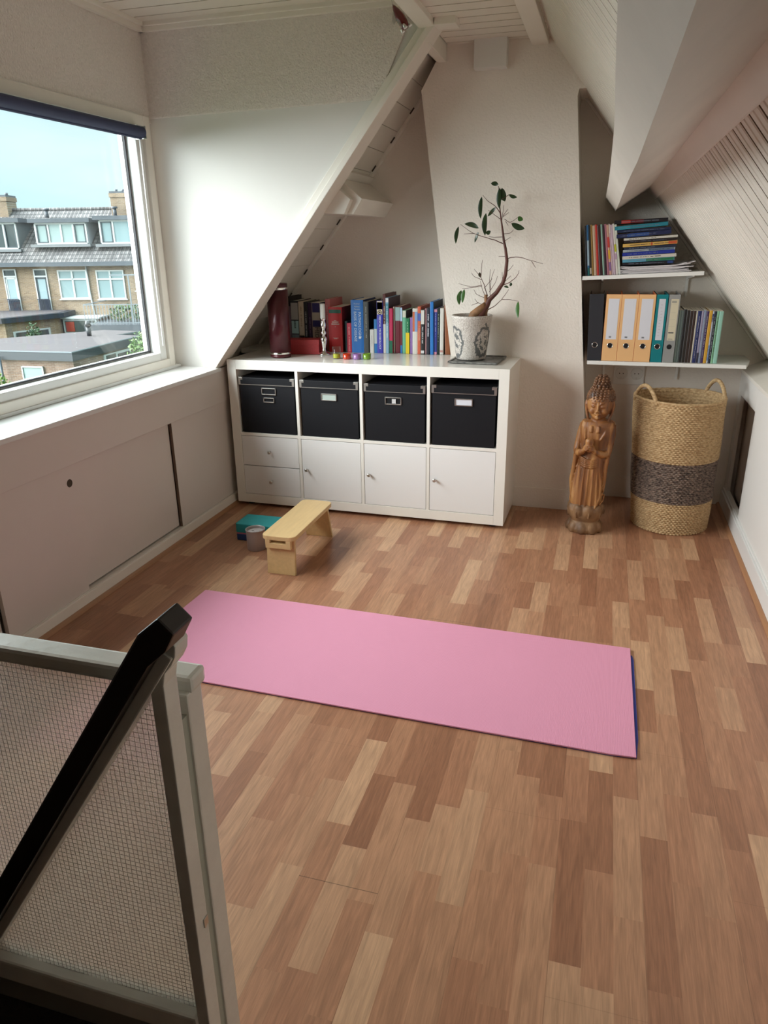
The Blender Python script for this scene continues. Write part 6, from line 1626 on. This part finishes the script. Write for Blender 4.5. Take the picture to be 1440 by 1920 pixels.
# nearer flat roofed extension
e2 = outside('garden_extension', 'nearest brick extension with wide purple grey flat roof, vent pipe and pale window', 'building', -13, 31, GZ)
def E2_(): return OB(-13, 31, GZ)
PLY = [(-16.9, 29.55), (-14.75, 29.05), (-11.82, 28.34), (-10.82, 33.53), (-11.96, 33.9), (-11.44, 35.34), (-13.31, 36.1), (-14.1, 35.4), (-17.6, 32.5)]
def shrink(p_, f): 
    cxx = sum(a for a, b2 in p_) / len(p_); cyy = sum(b2 for a, b2 in p_) / len(p_)
    return [(cxx + (a - cxx) * f, cyy + (b2 - cyy) * f) for a, b2 in p_]
E2_().prism(shrink(PLY, 0.965), 2, GZ, -2.74).put('brick_wall', M_BRICK2, e2)
E2_().prism(PLY, 2, -2.74, -2.42).put('roof_fascia', mat('grey fascia', (0.035, 0.042, 0.050), 0.6), e2)
E2_().prism(PLY, 2, -2.42, -2.385).put('roof_edge', mat('pale roof edge', (0.20, 0.22, 0.24), 0.4), e2)
E2_().prism(shrink(PLY, 0.985), 2, -2.40, -2.378).put('roof_felt', M_ROOFF, e2)
q = E2_(); q.cyl((-13.1, 33.6, -2.4), (-13.1, 33.6, -1.95), 0.10, n=12).cyl((-13.1, 33.6, -1.95), (-13.1, 33.6, -1.72), 0.15, 0.08, n=12); q.put('vent_pipe', mat('black pipe', (0.03, 0.035, 0.04), 0.4), e2)
def e2win(u0, u1, z0, z1, w_, slope, split, frame, pane, hsplit=None):
    """window on the front wall, which runs slightly askew"""
    f_ = E2_()
    def wq(u): return w_ + (u - u0) * slope
    def bar(a, b2, c2, d2):
        f_.add([(a, wq(a) - 0.06, c2), (b2, wq(b2) - 0.06, c2), (b2, wq(b2) - 0.06, d2), (a, wq(a) - 0.06, d2), (a, wq(a) + 0.04, c2), (b2, wq(b2) + 0.04, c2), (b2, wq(b2) + 0.04, d2), (a, wq(a) + 0.04, d2)], [(0, 1, 2, 3), (7, 6, 5, 4), (0, 4, 5, 1), (1, 5, 6, 2), (2, 6, 7, 3), (3, 7, 4, 0)])
    t2 = 0.05
    bar(u0, u1, z0, z0 + t2); bar(u0, u1, z1 - t2, z1); bar(u0, u0 + t2, z0, z1); bar(u1 - t2, u1, z0, z1)
    if hsplit: bar(u0, u1, hsplit - 0.03, hsplit + 0.03)
    for c_ in split: bar(c_ - 0.03, c_ + 0.03, z0, z1)
    fo2 = f_.put('window', frame, e2)
    p_ = E2_(); p_.add([(u0, wq(u0) - 0.02, z0), (u1, wq(u1) - 0.02, z0), (u1, wq(u1) - 0.02, z1), (u0, wq(u0) - 0.02, z1)], [(0, 1, 2, 3)]); p_.put('window_pane', pane, fo2)
e2win(-14.15, -13.20, -4.30, -2.98, 29.02, -0.242, [], M_OWHITE, M_BLINDS, hsplit=-3.50)
# side window (on the right hand wall)
q = E2_(); 
def sw(t0, t1, z0, z1, name, mt_, par, off):
    a = Vector((-11.86, 28.50, 0)); b2 = Vector((-10.98, 33.45, 0)); n2 = Vector((0.985, -0.17, 0)) * off
    p0 = a.lerp(b2, t0) + n2; p1 = a.lerp(b2, t1) + n2; i0 = p0 - n2.normalized() * 0.06; i1 = p1 - n2.normalized() * 0.06
    return E2_().add([(p0.x, p0.y, z0), (p1.x, p1.y, z0), (p1.x, p1.y, z1), (p0.x, p0.y, z1), (i0.x, i0.y, z0), (i1.x, i1.y, z0), (i1.x, i1.y, z1), (i0.x, i0.y, z1)], [(0, 1, 2, 3), (7, 6, 5, 4), (0, 4, 5, 1), (1, 5, 6, 2), (2, 6, 7, 3), (3, 7, 4, 0)]).put(name, mt_, par)
so_ = sw(0.42, 0.86, -3.38, -2.82, 'window', M_OWHITE, e2, 0.05)
sw(0.45, 0.60, -3.33, -2.87, 'window_pane', M_PANED, so_, 0.08); sw(0.64, 0.83, -3.33, -2.92, 'window_pane', M_PANED, so_, 0.08)
dpp = E2_(); dpp.tube([(-14.95, 29.0, -2.6), (-14.95, 29.0, GZ)], 0.05, n=8); dpp.put('downpipe', M_ODARK, e2)

# conservatory front under the downpipe and the roof terrace beside it
e3 = outside('garden_room', 'low garden room with a red and dark window between the two flat roofed extensions', 'building', -16.3, 40, GZ)
def E3_(): return OB(-16.3, 40, GZ)
E3_().box(-17.15, -15.2, 40.6, 41.98, GZ, -2.25).put('brick_wall', M_BRICK2, e3)
E3_().box(-17.2, -15.1, 40.45, 41.98, -2.25, -2.17).put('white_roof_edge', M_OWHITE, e3)
fo = E3_().box(-17.1, -15.3, 40.52, 40.60, -2.98, -2.28).put('window', M_OWHITE, e3)
E3_().box(-17.0, -15.4, 40.48, 40.52, -2.92, -2.34).put('window_pane', M_PANED, fo)
E3_().box(-16.95, -16.5, 40.46, 40.48, -2.90, -2.40).put('red_curtain', mat('red curtain', (0.30, 0.04, 0.02), 0.8), fo)
e4 = outside('roof_terrace', 'roof terrace with grey upright railing and planting under the right hand window', 'terrace', -14, 40, GZ)
def E4_(): return OB(-14, 40, GZ)
E4_().box(-15.15, -10.0, 38.6, 41.98, GZ, -2.45).put('brick_wall', M_BRICK2, e4)
E4_().box(-15.2, -9.9, 38.5, 41.98, -2.75, -2.40).put('roof_slab', M_OGREY, e4)
q = E4_(); q.box(-15.15, -10, 38.58, 38.62, -1.42, -1.38).box(-15.15, -10, 38.58, 38.62, -2.32, -2.29); uu = -15.15
while uu < -10: q.box(uu, uu + 0.03, 38.59, 38.61, -2.40, -1.40); uu += 0.16
q.box(-15.15, -15.11, 38.6, 41.9, -1.42, -1.38).box(-12.72, -12.66, 38.6, 38.66, -2.4, 0.05).box(-13.6, -11.8, 38.6, 38.66, -0.01, 0.05)
q.put('railing', mat('grey railing', (0.20, 0.22, 0.24), 0.5), e4)
def shrub(u, w_, z_, rx, rz, n_, label, col, name='shrub', leaf=0.075, ry=None, par=None):
    if ry is None: ry = rx
    o_ = outside(name, label, 'shrub', u, w_, z_) if par is None else par
    m_ = OB(u, w_, z_) if par is None else OB(-14, 40, GZ); rnd2 = random.Random(int(u * 100))
    for _ in range(n_):
        a = rnd2.uniform(0, 6.283); b2 = rnd2.uniform(-1, 1); rr2 = rnd2.uniform(0.55, 1.0)
        r_ = rr2 * math.sqrt(max(0, 1 - b2 * b2))
        c_ = Vector((u + rx * r_ * math.cos(a), w_ + ry * r_ * math.sin(a), z_ + rz * (1 + b2 * rr2)))
        d1 = Vector((rnd2.uniform(-1, 1), rnd2.uniform(-1, 1), rnd2.uniform(-.6, .6))).normalized(); d2 = d1.cross(Vector((rnd2.uniform(-1, 1), rnd2.uniform(-1, 1), rnd2.uniform(-1, 1)))).normalized()
        s2 = leaf * rnd2.uniform(0.6, 1.2)
        m_.add([c_ - d1 * s2, c_ - d2 * s2 * 0.5, c_ + d1 * s2, c_ + d2 * s2 * 0.5], [(0, 1, 2, 3)])
    g_ = m_.put('foliage', mat('leaf green %.2f %.2f' % (col[0], col[1]), col, 0.6, vary=0.5, vscale=3), o_, fix=False)
    if par is None:
        OB(u, w_, z_).cyl((u, w_, z_), (u, w_, z_ + rz), 0.05 + rx * 0.05, 0.03, n=8).put('stem', mat('shrub stem', (0.10, 0.07, 0.04), 0.9), o_)
shrub(-13.6, 40.6, -2.40, 1.1, 0.45, 500, '', (0.10, 0.16, 0.06), par=e4, leaf=0.10)
shrub(-14.45, 27.3, GZ, 0.80, 1.26, 2600, 'bright green bush at the left end of the nearest extension wall', (0.17, 0.28, 0.045))
shrub(-9.90, 31.0, GZ, 0.80, 1.80, 3000, 'tall light green shrub at the right corner of the nearest extension', (0.15, 0.25, 0.07))
shrub(-17.1, 36.9, GZ, 0.50, 1.74, 1500, 'dark green conifer in front of the window of the far brick extension', (0.04, 0.09, 0.03))
shrub(-16.6, 34.5, GZ, 0.85, 1.32, 2000, 'yellow green hedge between the two flat roofed extensions', (0.15, 0.25, 0.035))
shrub(-15.0, 39.3, GZ, 0.38, 1.60, 900, 'small light green tree behind the roof vent pipe', (0.14, 0.25, 0.05))
shrub(-11.25, 27.75, GZ, 0.50, 1.30, 1500, 'grey green low shrub against the wall of the nearest extension', (0.11, 0.15, 0.08))
